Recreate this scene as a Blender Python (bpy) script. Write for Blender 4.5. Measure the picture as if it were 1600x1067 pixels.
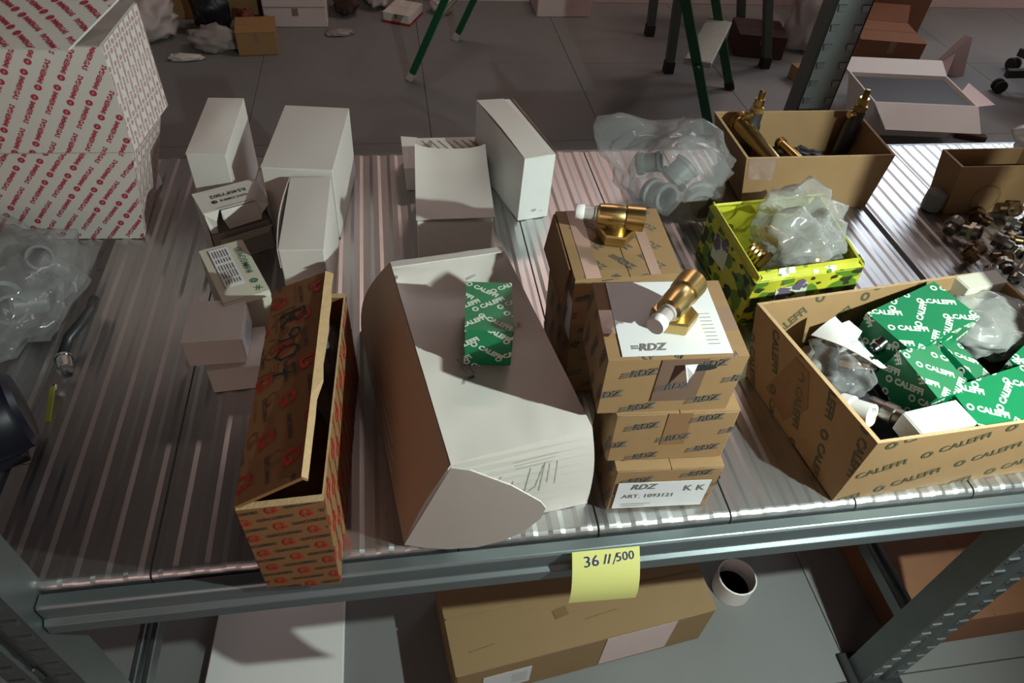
import bpy, bmesh, math, random
from mathutils import Vector, Matrix, noise
random.seed(7)
for o in list(bpy.data.objects): bpy.data.objects.remove(o)
scene = bpy.context.scene
COL = scene.collection
R = math.radians

# ------------------------------------------------------------------ camera
S = 0.62                                    # height of the shelf surface above the floor
cam_d = bpy.data.cameras.new('camera'); cam = bpy.data.objects.new('camera', cam_d); COL.objects.link(cam)
cam_d.sensor_fit = 'HORIZONTAL'; cam_d.sensor_width = 36; cam_d.lens = 36*1111/1600
cam_d.clip_start = .02; cam_d.clip_end = 60
rt = Vector((.98694, -.14639, .06719)); dn = Vector((-.05808, -.71249, -.69927)); fw = Vector((.15024, .68624, -.71169))
M4 = Matrix((rt, -dn, -fw)).transposed().to_4x4(); M4.translation = (0, 0, S+.72)
cam.matrix_world = M4
scene.camera = cam

# ------------------------------------------------------------------ light, exposure
w = bpy.data.worlds.new('world'); scene.world = w; w.use_nodes = True
w.node_tree.nodes['Background'].inputs[0].default_value = (.55, .50, .48, 1)
w.node_tree.nodes['Background'].inputs[1].default_value = .25
vs = scene.view_settings
vs.view_transform = 'Standard'; vs.look = 'None'; vs.gamma = 1; vs.use_curve_mapping = False; vs.exposure = .28

def area(name, loc, target, sx, sy, power, col):
    d = bpy.data.lights.new(name, 'AREA'); d.shape = 'RECTANGLE'; d.size = sx; d.size_y = sy; d.energy = power; d.color = col
    o = bpy.data.objects.new(name, d); COL.objects.link(o); o.location = loc
    o.rotation_euler = (Vector(target)-Vector(loc)).to_track_quat('-Z', 'Y').to_euler()
    return o
KEY = Vector((.772, .108, S+.596))            # hand lamp held to the right of the camera
kd = bpy.data.lights.new('hand_lamp_light', 'SPOT'); kd.energy = 38; kd.color = (.86, 1.0, .93); kd.shadow_soft_size = .008
kd.spot_size = R(135); kd.spot_blend = .6
ko = bpy.data.objects.new('hand_lamp_light', kd); COL.objects.link(ko); ko.location = KEY
ko.rotation_euler = (Vector((.22, .66, S-.05))-KEY).to_track_quat('-Z', 'Y').to_euler()
area('unseen_overhead_light', (.2, -1.3, 3.05), (.2, -1.3, 0), 1.5, .4, 2, (1.0, .76, .68))
area('unseen_overhead_light', (1.05, 3.0, 3.05), (1.05, 3.0, 0), 1.0, .3, 12, (1.0, .72, .63))  # added to lift the back floor, placed so its reflection stays hidden
area('unseen_overhead_light', (4.2, 2.2, 3.05), (4.2, 2.2, 0), .4, 1.2, 18, (1.0, .80, .73))  # second unseen light added for the rear of the room
area('front_fill_light', (-.9, -2.1, 1.30), (.0, .7, .7), 1.0, 1.3, 7, (1.0, .68, .60))     # warm fill added behind the camera to brighten front-facing sides

# ------------------------------------------------------------------ materials
MATS = {}
def mat(name, col, rough=.6, metal=0., var=.08, scale=25., stretch=(1, 1, 1), bump=0., bscale=200., alpha=1., spec=.5, emit=0., sheen=0.):
    m = bpy.data.materials.new(name); m.use_nodes = True; nt = m.node_tree; b = nt.nodes['Principled BSDF']
    b.inputs['Roughness'].default_value = rough; b.inputs['Metallic'].default_value = metal
    b.inputs['Specular IOR Level'].default_value = spec; b.inputs['Alpha'].default_value = alpha
    tc = nt.nodes.new('ShaderNodeTexCoord'); mp = nt.nodes.new('ShaderNodeMapping'); mp.inputs['Scale'].default_value = stretch
    nt.links.new(tc.outputs['Object'], mp.inputs[0])
    nz = nt.nodes.new('ShaderNodeTexNoise'); nz.inputs['Scale'].default_value = scale; nz.inputs['Detail'].default_value = 5
    nt.links.new(mp.outputs[0], nz.inputs['Vector'])
    mx = nt.nodes.new('ShaderNodeMix'); mx.data_type = 'RGBA'
    mx.inputs[6].default_value = (*[max(0, c*(1-var)) for c in col], 1); mx.inputs[7].default_value = (*[min(1, c*(1+var)) for c in col], 1)
    nt.links.new(nz.outputs[0], mx.inputs[0]); nt.links.new(mx.outputs[2], b.inputs['Base Color'])
    if bump:
        n2 = nt.nodes.new('ShaderNodeTexNoise'); n2.inputs['Scale'].default_value = bscale; n2.inputs['Detail'].default_value = 3
        nt.links.new(mp.outputs[0], n2.inputs['Vector'])
        bp = nt.nodes.new('ShaderNodeBump'); bp.inputs['Strength'].default_value = bump; bp.inputs['Distance'].default_value = .002
        nt.links.new(n2.outputs[0], bp.inputs['Height']); nt.links.new(bp.outputs[0], b.inputs['Normal'])
    if emit:
        b.inputs['Emission Color'].default_value = (*col, 1); b.inputs['Emission Strength'].default_value = emit
    MATS[name] = m
    return m
mat('floor_tile', (.200, .200, .195), .62, var=.10, scale=6, bump=.15, bscale=60)
mat('grout', (.06, .06, .06), .9)
mat('wall_paint', (.62, .54, .51), .8, var=.04, scale=3)
mat('ceiling_paint', (.12, .11, .105), .9, var=.04)
mat('zinc', (.55, .55, .55), .40, 1, var=.14, scale=9, stretch=(6, .6, 1), bump=.05, bscale=25)
mat('beam_steel', (.22, .26, .27), .42, .75, var=.10, scale=14, bump=.04, bscale=60)
mat('post_steel', (.20, .225, .225), .42, .85, var=.12, scale=20, bump=.05, bscale=80)
mat('slot_edge', (.30, .32, .32), .38, 1, var=.1)
mat('dark_hole', (.01, .01, .01), .9)
mat('white_board', (.65, .61, .565), .55, var=.035, scale=18, bump=.06, bscale=70)
mat('cream_board', (.58, .565, .46), .6, var=.05, scale=12, bump=.08, bscale=60)
mat('side_board', (.50, .37, .26), .6, var=.06, scale=10, bump=.06, bscale=60)
mat('white_gloss', (.70, .69, .67), .35, var=.03)
mat('grey_board', (.40, .35, .32), .8, var=.08)
mat('kraft', (.285, .17, .075), .72, var=.10, scale=30, stretch=(1, 4, 1), bump=.08, bscale=90)
mat('kraft_dark', (.22, .115, .048), .75, var=.12, scale=30, stretch=(1, 4, 1), bump=.08, bscale=90)
mat('kraft_edge', (.46, .31, .16), .85, var=.18, scale=140, bump=.3, bscale=300)
mat('kraft_floor', (.29, .185, .085), .75, var=.08, scale=12, bump=.06, bscale=80)
mat('kraft_red', (.215, .095, .032), .75, var=.12, scale=30, bump=.08, bscale=90)
mat('tape_clear', (.27, .17, .12), .22, var=.08, scale=40)
mat('tape_brown', (.17, .105, .075), .25, var=.10, scale=30)
mat('paper_white', (.70, .70, .71), .5, var=.02)
mat('sheet_white', (.78, .77, .75), .6, var=.03, scale=6)
mat('paper_yellow', (.66, .66, .22), .7, var=.03, scale=8)
mat('ink_black', (.018, .018, .02), .7, var=0)
mat('ink_grey', (.16, .15, .14), .7, var=.2)
mat('ink_fade', (.42, .40, .35), .7, var=.2)
mat('ink_slate', (.085, .085, .08), .7, var=.2)
mat('ink_blue', (.02, .03, .16), .7, var=.1)
mat('ink_red', (.42, .03, .06), .65, var=.1)
mat('ink_pink', (.50, .30, .30), .65, var=.1)
mat('ink_redbox', (.38, .018, .010), .65, var=.25, scale=80)
mat('ink_marker', (.045, .03, .02), .7, var=.2)
mat('ink_green', (.01, .16, .07), .6, var=.1)
mat('ink_olive', (.075, .075, .035), .7, var=.2, scale=80)
mat('ink_white', (.62, .68, .58), .6, var=.05)
mat('green_box', (.000, .175, .062), .38, var=.10, scale=14)
mat('brass', (.55, .40, .16), .30, 1, var=.12, scale=60)
mat('brass_dark', (.26, .16, .05), .40, 1, var=.2, scale=60)
mat('chrome', (.72, .74, .76), .13, 1, var=.05)
mat('dull_metal', (.30, .28, .25), .38, 1, var=.25, scale=40)
mat('bronze', (.22, .15, .08), .36, 1, var=.3, scale=40)
mat('plastic_white', (.82, .80, .77), .4, var=.02)
mat('plastic_frost', (.62, .58, .57), .16, var=.03, alpha=.55)
mat('plastic_grey', (.20, .205, .20), .45, var=.08)
mat('plastic_dark', (.03, .03, .034), .4, var=.1)
mat('plastic_navy', (.006, .007, .013), .33, var=.1)
mat('plastic_red', (.35, .02, .02), .4)
mat('plastic_lime', (.45, .55, .05), .4)
mat('bag_clear', (.42, .42, .42), .16, var=.03, alpha=.26, spec=.8)
mat('bag_milky', (.50, .51, .48), .24, var=.05, alpha=.50, spec=.8)
mat('bag_opaque', (.52, .46, .44), .45, var=.12, scale=9)
mat('bag_black', (.012, .012, .016), .4)
mat('lemon_yellow', (.50, .50, .035), .45, var=.35, scale=26)
mat('lemon_green', (.10, .22, .02), .45, var=.3, scale=40)
mat('lemon_white', (.62, .66, .52), .45, var=.1)
mat('lemon_purple', (.14, .11, .17), .5, var=.25, scale=60)
mat('lemon_dark', (.030, .040, .012), .5, var=.4, scale=60)
mat('ladder_green', (.003, .085, .030), .42, var=.1)
mat('ladder_brace', (.10, .13, .08), .5)
mat('tread_steel', (.42, .44, .38), .5, .5, var=.35, scale=130)
mat('bench_grey', (.08, .10, .085), .5)
mat('rubber', (.02, .02, .02), .8)
mat('foot_beige', (.50, .42, .38), .6)
mat('brown_carton', (.22, .095, .045), .8, var=.1)
mat('brown_dark', (.075, .035, .025), .8, var=.1)
mat('tan_carton', (.33, .19, .075), .8, var=.08)
mat('pink_carton', (.66, .52, .50), .7, var=.05)
mat('pile_grey', (.30, .27, .25), .7, var=.35, scale=14)
mat('pile_red', (.16, .03, .02), .7)
mat('window_sky', (.80, .90, 1.0), .3, var=0, emit=4.6)
mat('frame_white', (.7, .7, .7), .5)

def film(name, a0, a1, col, rough):
    m = MATS[name]; nt = m.node_tree; b = nt.nodes['Principled BSDF']; b.inputs['Roughness'].default_value = rough
    lw = nt.nodes.new('ShaderNodeLayerWeight'); lw.inputs['Blend'].default_value = .35; mr = nt.nodes.new('ShaderNodeMapRange')
    mr.inputs['To Min'].default_value = a0; mr.inputs['To Max'].default_value = a1
    nt.links.new(lw.outputs['Facing'], mr.inputs['Value']); nt.links.new(mr.outputs[0], b.inputs['Alpha'])
film('bag_clear', .15, .48, None, .10); film('bag_milky', .34, .70, None, .16)

# ------------------------------------------------------------------ builders
def tag(o, label=None, cat=None, group=None, kind=None):
    if label: o['label'] = label
    if cat: o['category'] = cat
    if group: o['group'] = group
    if kind: o['kind'] = kind
    return o
def thing(name, label, cat, loc=(0, 0, 0), rot=(0, 0, 0), group=None):
    o = bpy.data.objects.new(name, None); COL.objects.link(o); o.empty_display_size = .02
    o.location = loc; o.rotation_euler = rot


    return tag(o, label, cat, group)
def mw(o):
    m = Matrix.LocRotScale(o.location, o.rotation_euler, o.scale)
    return mw(o.parent) @ m if o.parent else m
def link(name, me, m, parent=None):
    o = bpy.data.objects.new(name, me); COL.objects.link(o)
    if m is not None and not me.materials: me.materials.append(MATS[m])
    if parent: o.parent = parent
    return o
def obj(name, verts, faces, m, parent=None, world=True, smooth=False, bevel=0., seg=1):
    """one mesh object; verts in world space (converted to the parent's space) or local"""
    if world and parent is not None:
        inv = mw(parent).inverted(); verts = [inv @ Vector(v) for v in verts]
    bm = bmesh.new(); vs_ = [bm.verts.new(v) for v in verts]
    for f in faces:
        try: bm.faces.new([vs_[i] for i in f])
        except ValueError: pass
    bmesh.ops.recalc_face_normals(bm, faces=bm.faces[:])
    if bevel: bmesh.ops.bevel(bm, geom=bm.edges[:], offset=bevel, segments=seg, affect='EDGES', profile=.7)
    me = bpy.data.meshes.new(name); bm.to_mesh(me); bm.free()
    if smooth:
        for p in me.polygons: p.use_smooth = True
    return link(name, me, m, parent)
HEXF = [(0, 1, 2, 3), (4, 5, 6, 7), (0, 1, 5, 4), (1, 2, 6, 5), (2, 3, 7, 6), (3, 0, 4, 7)]
def grid_quads(quads, n):
    V = []; F = []
    for q in quads:
        k = len(V); V += [bil(q, i/n, j/n) for j in range(n+1) for i in range(n+1)]
        F += [(k+j*(n+1)+i, k+j*(n+1)+i+1, k+(j+1)*(n+1)+i+1, k+(j+1)*(n+1)+i) for j in range(n) for i in range(n)]
    key = {}; mp = []; W = []
    for v in V:
        h = (round(v.x, 5), round(v.y, 5), round(v.z, 5))
        if h not in key: key[h] = len(W); W.append(v)
        mp.append(key[h])
    return W, [tuple(mp[i] for i in f) for f in F]
def warped(q):
    a, b, c, d = [Vector(p) for p in q]; return abs((c-a).dot(((b-a).cross(d-a)).normalized())) > .0006
def hexa(name, b, t, m, parent=None, bevel=.0012, world=True, seg=1):
    P = [Vector(p) for p in list(b)+list(t)]
    if any(warped([P[i] for i in f]) for f in HEXF):          # a box with twisted sides: finer mesh so print lies flat on it
        V, F = grid_quads([[P[i] for i in f] for f in HEXF], 10); return obj(name, V, F, m, parent, world)
    return obj(name, list(b)+list(t), HEXF, m, parent, world, bevel=bevel, seg=seg)
def rect(cx, cy, w_, d_, yaw, z):
    c, s = math.cos(R(yaw)), math.sin(R(yaw)); out = []
    for a, b in ((-1, 1), (1, 1), (1, -1), (-1, -1)):      # rear-left, rear-right, front-right, front-left
        x, y = a*w_/2, b*d_/2; out.append(Vector((cx+c*x-s*y, cy+s*x+c*y, z)))
    return out
def box(name, lo, hi, m, parent=None, bevel=.001, world=True):
    (x0, y0, z0), (x1, y1, z1) = lo, hi
    r = [(x0, y1), (x1, y1), (x1, y0), (x0, y0)]
    return hexa(name, [(*p, z0) for p in r], [(*p, z1) for p in r], m, parent, bevel, world)
def bil(q, u, v):
    a, b, c, d = [Vector(p) for p in q]                      # u along a->b, v along a->d
    return a*(1-u)*(1-v)+b*u*(1-v)+c*u*v+d*(1-u)*v
def qn(q):
    a, b, c, d = [Vector(p) for p in q]
    return ((b-a)+(c-d)).cross((d-a)+(c-b)).normalized()
def panel(name, q, th, m, parent=None, f=None, nu=1, nv=1, smooth=False):
    """thin slab over a quad; f(u,v) lifts it along the quad's normal"""
    n = qn(q); V = []; F = []
    for k in (0, 1):
        for j in range(nv+1):
            for i in range(nu+1):
                u, v = i/nu, j/nv
                V.append(bil(q, u, v)+n*((f(u, v) if f else 0)-k*th))
    N = (nu+1)*(nv+1); ix = lambda i, j, k: k*N+j*(nu+1)+i
    for j in range(nv):
        for i in range(nu):
            F.append((ix(i, j, 0), ix(i+1, j, 0), ix(i+1, j+1, 0), ix(i, j+1, 0)))
            F.append((ix(i, j+1, 1), ix(i+1, j+1, 1), ix(i+1, j, 1), ix(i, j, 1)))
    for i in range(nu):
        F.append((ix(i, 0, 0), ix(i+1, 0, 0), ix(i+1, 0, 1), ix(i, 0, 1))); F.append((ix(i, nv, 0), ix(i+1, nv, 0), ix(i+1, nv, 1), ix(i, nv, 1)))
    for j in range(nv):
        F.append((ix(0, j, 0), ix(0, j+1, 0), ix(0, j+1, 1), ix(0, j, 1))); F.append((ix(nu, j, 0), ix(nu, j+1, 0), ix(nu, j+1, 1), ix(nu, j, 1)))
    o = obj(name, V, F, m, parent, smooth=smooth)
    if smooth: o.data.set_sharp_from_angle(angle=R(40))
    return o
def plate(name, pts, th, m, parent=None):
    pts = [Vector(p) for p in pts]; n = Vector()
    for i in range(len(pts)): n += pts[i-1].cross(pts[i])
    n.normalize(); k = len(pts)
    V = pts+[p-n*th for p in pts]
    F = [tuple(range(k)), tuple(range(2*k-1, k-1, -1))]+[(i, (i+1) % k, k+(i+1) % k, k+i) for i in range(k)]
    return obj(name, V, F, m, parent)
def lathe_v(prof, seg=20, axis=Matrix.Identity(4), hexed=()):
    V = []; F = []
    for j, (r, z) in enumerate(prof):
        for i in range(seg):
            a = 2*math.pi*i/seg; rr = r
            if j in hexed: rr = r*math.cos(math.pi/6)/math.cos((a % (math.pi/3))-math.pi/6)
            V.append(axis @ Vector((rr*math.cos(a), rr*math.sin(a), z)))
    for j in range(len(prof)-1):
        for i in range(seg): F.append((j*seg+i, j*seg+(i+1) % seg, (j+1)*seg+(i+1) % seg, (j+1)*seg+i))
    F.append(tuple(range(seg))); F.append(tuple((len(prof)-1)*seg+i for i in range(seg)))
    return V, F
def along(p, q):
    p, q = Vector(p), Vector(q); m = (q-p).to_track_quat('Z', 'Y').to_matrix().to_4x4(); m.translation = p
    return m
def lathe(name, prof, m, parent=None, p=(0, 0, 0), q=(0, 0, 1), seg=20, hexed=(), world=False, smooth=True):
    V, F = lathe_v(prof, seg, along(p, q), hexed)
    o = obj(name, V, F, m, parent, world)
    if smooth:
        for pl in o.data.polygons: pl.use_smooth = len(pl.vertices) == 4
        try: o.data.set_sharp_from_angle(angle=R(35))
        except Exception: pass
    return o
def tube(name, p, q, r, m, parent=None, seg=14, world=True):
    L = (Vector(q)-Vector(p)).length; c = min(r*.2, L*.2)
    return lathe(name, [(r-c, 0), (r, c), (r, L-c), (r-c, L)], m, parent, p, q, seg, world=world)
def bar(name, p, q, wx, wy, m, parent=None, xdir=(1, 0, 0), bevel=.001):
    p, q = Vector(p), Vector(q); z = (q-p).normalized(); x = Vector(xdir); x = (x-z*x.dot(z)).normalized(); y = z.cross(x)
    c = [(-1, 1), (1, 1), (1, -1), (-1, -1)]
    return hexa(name, [p+x*a*wx/2+y*b*wy/2 for a, b in c], [q+x*a*wx/2+y*b*wy/2 for a, b in c], m, parent, bevel)
def torus_v(R0, r, axis, n=22, k=10):
    V = []; F = []
    for i in range(n):
        a = 2*math.pi*i/n
        for j in range(k):
            b = 2*math.pi*j/k; V.append(axis @ Vector(((R0+r*math.cos(b))*math.cos(a), (R0+r*math.cos(b))*math.sin(a), r*math.sin(b))))
    for i in range(n):
        for j in range(k): F.append((i*k+j, ((i+1) % n)*k+j, ((i+1) % n)*k+(j+1) % k, i*k+(j+1) % k))
    return V, F
def sweep(name, pts, r, m, parent=None, k=8, world=True):
    """round tube along a polyline"""
    pts = [Vector(p) for p in pts]; V = []; F = []; up = Vector((.13, .2, .97)).normalized()
    for i, p in enumerate(pts):
        t = (pts[min(i+1, len(pts)-1)]-pts[max(i-1, 0)]).normalized(); x = t.cross(up).normalized(); y = x.cross(t)
        for j in range(k):
            a = 2*math.pi*j/k; V.append(p+x*r*math.cos(a)+y*r*math.sin(a))
    for i in range(len(pts)-1):
        for j in range(k): F.append((i*k+j, i*k+(j+1) % k, (i+1)*k+(j+1) % k, (i+1)*k+j))
    F.append(tuple(range(k))); F.append(tuple((len(pts)-1)*k+j for j in range(k)))
    return obj(name, V, F, m, parent, world, smooth=True)
def crumple(name, ctr, rad, m, parent=None, seed=0, amp=.35, freq=1.5, sub=5, zmin=None, spikes=(), smooth=True, coarse=3):
    """crumpled film: a jittered faceted ball with creases, finer wrinkles on top; spikes = (direction, length, sharpness)"""
    rr = random.Random(seed); bm = bmesh.new(); bmesh.ops.create_icosphere(bm, subdivisions=coarse, radius=1)
    off = Vector((seed*3.7, seed*1.9, seed*5.3)); ctr = Vector(ctr); inv = mw(parent).inverted() if parent else Matrix.Identity(4)
    for v in bm.verts:
        d = v.co.normalized(); k = 1+amp*.6*noise.noise(d*freq+off)+amp*rr.uniform(-.34, .30)
        for sd, sl, sp in spikes:
            c = max(0, d.dot(Vector(sd).normalized())); k += sl*c**sp
        v.co = d*k+Vector([rr.uniform(-.09, .09) for _ in range(3)])
    bmesh.ops.subdivide_edges(bm, edges=bm.edges[:], cuts=2 if sub > 4 else 1, use_grid_fill=True)
    for v in bm.verts:
        p = v.co*(1+.030*noise.noise(v.co*9+off)+.02*noise.noise(v.co*19+off)); p = Vector((p.x*rad[0], p.y*rad[1], p.z*rad[2]))+ctr
        if zmin is not None and p.z < zmin: p.z = zmin+.0004*abs(noise.noise(v.co*30))
        v.co = inv @ p
    me = bpy.data.meshes.new(name); bm.to_mesh(me); bm.free()
    for p in me.polygons: p.use_smooth = smooth
    return link(name, me, m, parent)

# ---- flat print: 2-D shapes laid on quads
_T = {}
def text2d(s, bold=.0, shear=0.):
    key = (s, bold, shear)
    if key in _T: return _T[key]
    c = bpy.data.curves.new('lettering', 'FONT'); c.body = s; c.size = 1; c.align_x = 'CENTER'; c.align_y = 'CENTER'; c.offset = bold; c.shear = shear
    c.resolution_u = 2; o = bpy.data.objects.new('lettering', c)
    me = o.to_mesh(); V = [(v.co.x, v.co.y) for v in me.vertices]; F = [tuple(p.vertices) for p in me.polygons]
    o.to_mesh_clear(); bpy.data.objects.remove(o); bpy.data.curves.remove(c)
    _T[key] = (V, F); return V, F
def ring2d(r0=.32, r1=.5, n=16):
    V = []; F = []
    for i in range(n):
        a = 2*math.pi*i/n; V += [(r0*math.cos(a), r0*math.sin(a)), (r1*math.cos(a), r1*math.sin(a))]
    for i in range(n): F.append((2*i, 2*i+1, (2*i+3) % (2*n), (2*i+2) % (2*n)))
    return V, F
def rect2d(w_, h_): return [(-w_/2, -h_/2), (w_/2, -h_/2), (w_/2, h_/2), (-w_/2, h_/2)], [(0, 1, 2, 3)]
def stroke2d(pts, wd):
    V = []; F = []
    for i, p in enumerate(pts):
        a = Vector(pts[max(i-1, 0)]); b = Vector(pts[min(i+1, len(pts)-1)]); t = (b-a).normalized(); n = Vector((-t.y, t.x))*wd/2
        V += [(p[0]+n.x, p[1]+n.y), (p[0]-n.x, p[1]-n.y)]
    for i in range(len(pts)-1): F.append((2*i, 2*i+1, 2*i+3, 2*i+2))
    return V, F
def join2d(*parts):
    V = []; F = []
    for v, f in parts:
        k = len(V); V += list(v); F += [tuple(i+k for i in g) for g in f]
    return V, F
def xf2d(s, size=1., rot=0., at=(0, 0)):
    c, n = math.cos(R(rot))*size, math.sin(R(rot))*size
    return [(at[0]+c*x-n*y, at[1]+n*x+c*y) for x, y in s[0]], s[1]
def quad_dims(q):
    a, b, c, d = [Vector(p) for p in q]
    return ((b-a).length+(c-d).length)/2, ((d-a).length+(c-b).length)/2
def print_on(name, q, shapes, m, parent, off=.0005, clip=True, f=None):
    """shapes (2-D, metres) mapped bilinearly onto quad q: u along q0->q1, v along q0->q3"""
    V, F = join2d(*shapes); W, H = quad_dims(q)
    bm = bmesh.new(); vv = [bm.verts.new((x, y, 0)) for x, y in V]
    for g in F:
        try: bm.faces.new([vv[i] for i in g])
        except ValueError: pass
    if clip:
        for co, no in (((0, 0, 0), (-1, 0, 0)), ((W, 0, 0), (1, 0, 0)), ((0, 0, 0), (0, -1, 0)), ((0, H, 0), (0, 1, 0))):
            bmesh.ops.bisect_plane(bm, geom=bm.verts[:]+bm.edges[:]+bm.faces[:], plane_co=co, plane_no=no, clear_outer=True)
    n = qn(q); inv = mw(parent).inverted()
    for v in bm.verts:
        u, t = v.co.x/W, v.co.y/H; v.co = inv @ (bil(q, u, t)+n*(off+(f(u, t) if f else 0)))
    me = bpy.data.meshes.new(name); bm.to_mesh(me); bm.free()
    o = link(name, me, m, parent)
    if len(shapes) > 1: o['kind'] = 'stuff'                  # lettering too fine to pick apart
    return o
def pattern(unit, W, H, ang, du, dv, flip=True, stag=.5, rnd=0.):
    """rows of a 2-D unit along direction ang, alternate ones turned round"""
    out = []; L = math.hypot(W, H); ca, sa = math.cos(R(ang)), math.sin(R(ang)); rr = random.Random(3)
    for j in range(-int(L/dv)-1, int(L/dv)+2):
        for i in range(-int(L/du)-1, int(L/du)+2):
            a = i*du+(j % 2)*du*stag; b = j*dv; x = W/2+a*ca-b*sa; y = H/2+a*sa+b*ca
            if -du < x < W+du and -du < y < H+du:
                out.append(xf2d(unit, 1, ang+(180 if flip and (i+j) % 2 else 0)+rr.uniform(-rnd, rnd), (x, y)))
    return out
def faces_of(b, t):
    """named outer quads of a hexahedron, u to the right, v upward as seen from outside (top: v to the rear)"""
    return dict(top=[t[3], t[2], t[1], t[0]], front=[b[3], b[2], t[2], t[3]], right=[b[2], b[1], t[1], t[2]], left=[b[0], b[3], t[3], t[0]], back=[b[1], b[0], t[0], t[1]])
def sub(q, u0, u1, v0, v1): return [bil(q, u0, v0), bil(q, u1, v0), bil(q, u1, v1), bil(q, u0, v1)]
def lift(q, h): n = qn(q); return [Vector(p)+n*h for p in q]
def sh(pts, z=0.): return [Vector((p[0], p[1], p[2]+S+z)) for p in pts]

# ================================================================== SETTING
def struct(o): o['kind'] = 'structure'; return o
X0, X1, Y0, Y1, ZC = -3.0, 5.2, -2.2, 3.66, 3.15
fl = struct(obj('floor', [(X0, Y0, -.012), (X1, Y0, -.012), (X1, Y1, -.012), (X0, Y1, -.012), (X0, Y0, -.06), (X1, Y0, -.06), (X1, Y1, -.06), (X0, Y1, -.06)], HEXF, 'grout'))
TS = .6475; tile_me = None
ix0 = -.505; iy0 = .365
for i in range(-4, 9):
    for j in range(-4, 6):
        a, b = max(X0, ix0+i*TS), min(X1, ix0+(i+1)*TS); c, d = max(Y0, iy0+j*TS), min(Y1, iy0+(j+1)*TS)
        if b-a < .05 or d-c < .05: continue
        g = .0009
        if abs(b-a-TS) < 1e-4 and abs(d-c-TS) < 1e-4 and tile_me:
            o = bpy.data.objects.new('floor_tile', tile_me); COL.objects.link(o); o.location = (a, c, 0); o.parent = fl
        else:
            o = box('floor_tile', (g, g, -.014), (b-a-g, d-c-g, 0), 'floor_tile', None, .0008); o.location = (a, c, 0); o.parent = fl
            if abs(b-a-TS) < 1e-4 and abs(d-c-TS) < 1e-4: tile_me = o.data
WX0, WX1, WZ0, WZ1 = 2.65, 4.8, 1.45, 2.95
def wall(name, pieces):
    V = []; F = []
    for lo, hi in pieces:
        k = len(V); (x0, y0, z0), (x1, y1, z1) = lo, hi
        V += [(x, y, z) for z in (z0, z1) for x, y in ((x0, y1), (x1, y1), (x1, y0), (x0, y0))]; F += [tuple(i+k for i in f) for f in HEXF]
    return struct(obj(name, V, F, 'wall_paint'))
wall('wall_back', [((X0, Y1, -.06), (WX0, Y1+.15, ZC)), ((WX1, Y1, -.06), (X1, Y1+.15, ZC)), ((WX0, Y1, -.06), (WX1, Y1+.15, WZ0)), ((WX0, Y1, WZ1), (WX1, Y1+.15, ZC))])
wall('wall_left', [((X0-.15, Y0, -.06), (X0, Y1, ZC))]); wall('wall_right', [((X1, Y0, -.06), (X1+.15, Y1, ZC))])
wall('wall_front', [((X0, Y0-.15, -.06), (X1, Y0, ZC))])
struct(box('ceiling', (X0, Y0, ZC), (X1, Y1, ZC+.12), 'ceiling_paint', None, 0))
win = struct(box('window_1', (WX0, Y1+.10, WZ0), (WX1, Y1+.105, WZ1), 'window_sky', None, 0))
for k, x in enumerate((WX0+.02, (WX0+WX1)/2, WX1-.02)): box('window_frame', (x-.02, Y1+.05, WZ0), (x+.02, Y1+.09, WZ1), 'frame_white', win, .002)
struct(box('baseboard_back', (X0, Y1-.015, 0), (X1, Y1, .10), 'pink_carton', None, .002))

# ================================================================== SHELVING
YF, YR = .388, 1.205
PL, PR = -.42, .826                                   # post centre lines
rack = thing('shelving_rack', 'grey metal shelving rack with ribbed galvanised decking and perforated posts', 'shelving', (.2, .8, 0))
def deck(x0, x1):
    n = 5 if x0 < .8 else 6; pt = (x1-x0)/n; prof = [(x0, -.014), (x0, -.0016)]
    for i in range(n):
        c = x0+(i+.5)*pt; prof += [(c-.0100, -.0016), (c-.0045, -.0004), (c+.0045, -.0004), (c+.0100, -.0016)]
    prof += [(x1, -.0016), (x1, -.014)]
    path = [(YF, -.026)]+[(YF+.009-.009*math.cos(R(a)), -.009+.009*math.sin(R(a))) for a in (0, 15, 30, 45, 60, 75, 90)]+[ (YR-.007, 0), (YR-.003, -.0012), (YR, -.005), (YR, -.024)]
    V = []; F = []; n1 = len(prof)
    for y, dz in path:
        for x, z in prof: V.append((x, y, S+max(z, -.014)+dz))
    for j in range(len(path)-1):
        for i in range(n1-1): F.append((j*n1+i, j*n1+i+1, (j+1)*n1+i+1, (j+1)*n1+i))
    o = obj('deck_panel', V, F, 'zinc', rack)
    return o
PW = .161
for k in range(8): deck(-.436+PW*k+.0012, -.436+PW*(k+1)-.0012)
for k in range(3): deck(-.452-PW*(k+1)+.0012, -.452-PW*k-.0012)
for k in range(5): deck(.862+PW*k+.0012, .862+PW*(k+1)-.0012)
def beam(x0, x1, front=True):
    y = YF; s = 1
    pr = [(y+.012, -.027), (y+.002, -.027), (y-.003, -.010), (y-.016, -.010), (y-.019, -.013), (y-.019, -.034), (y-.025, -.038), (y-.025, -.056), (y-.012, -.060), (y+.012, -.060)]
    if not front: pr = [(YF+YR-a, b) for a, b in pr]
    k = len(pr); V = [(x, a, S+b) for x in (x0, x1) for a, b in pr]
    F = [tuple(range(k)), tuple(range(k, 2*k))]+[(i, (i+1) % k, k+(i+1) % k, k+i) for i in range(k)]
    return obj('beam', V, F, 'beam_steel', rack, bevel=.0008)
for a, b in ((-1.0, PL-.037), (PL+.037, PR-.037), (PR+.037, 1.75)): beam(a, b); beam(a, b, False)
slot_me = None
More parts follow.
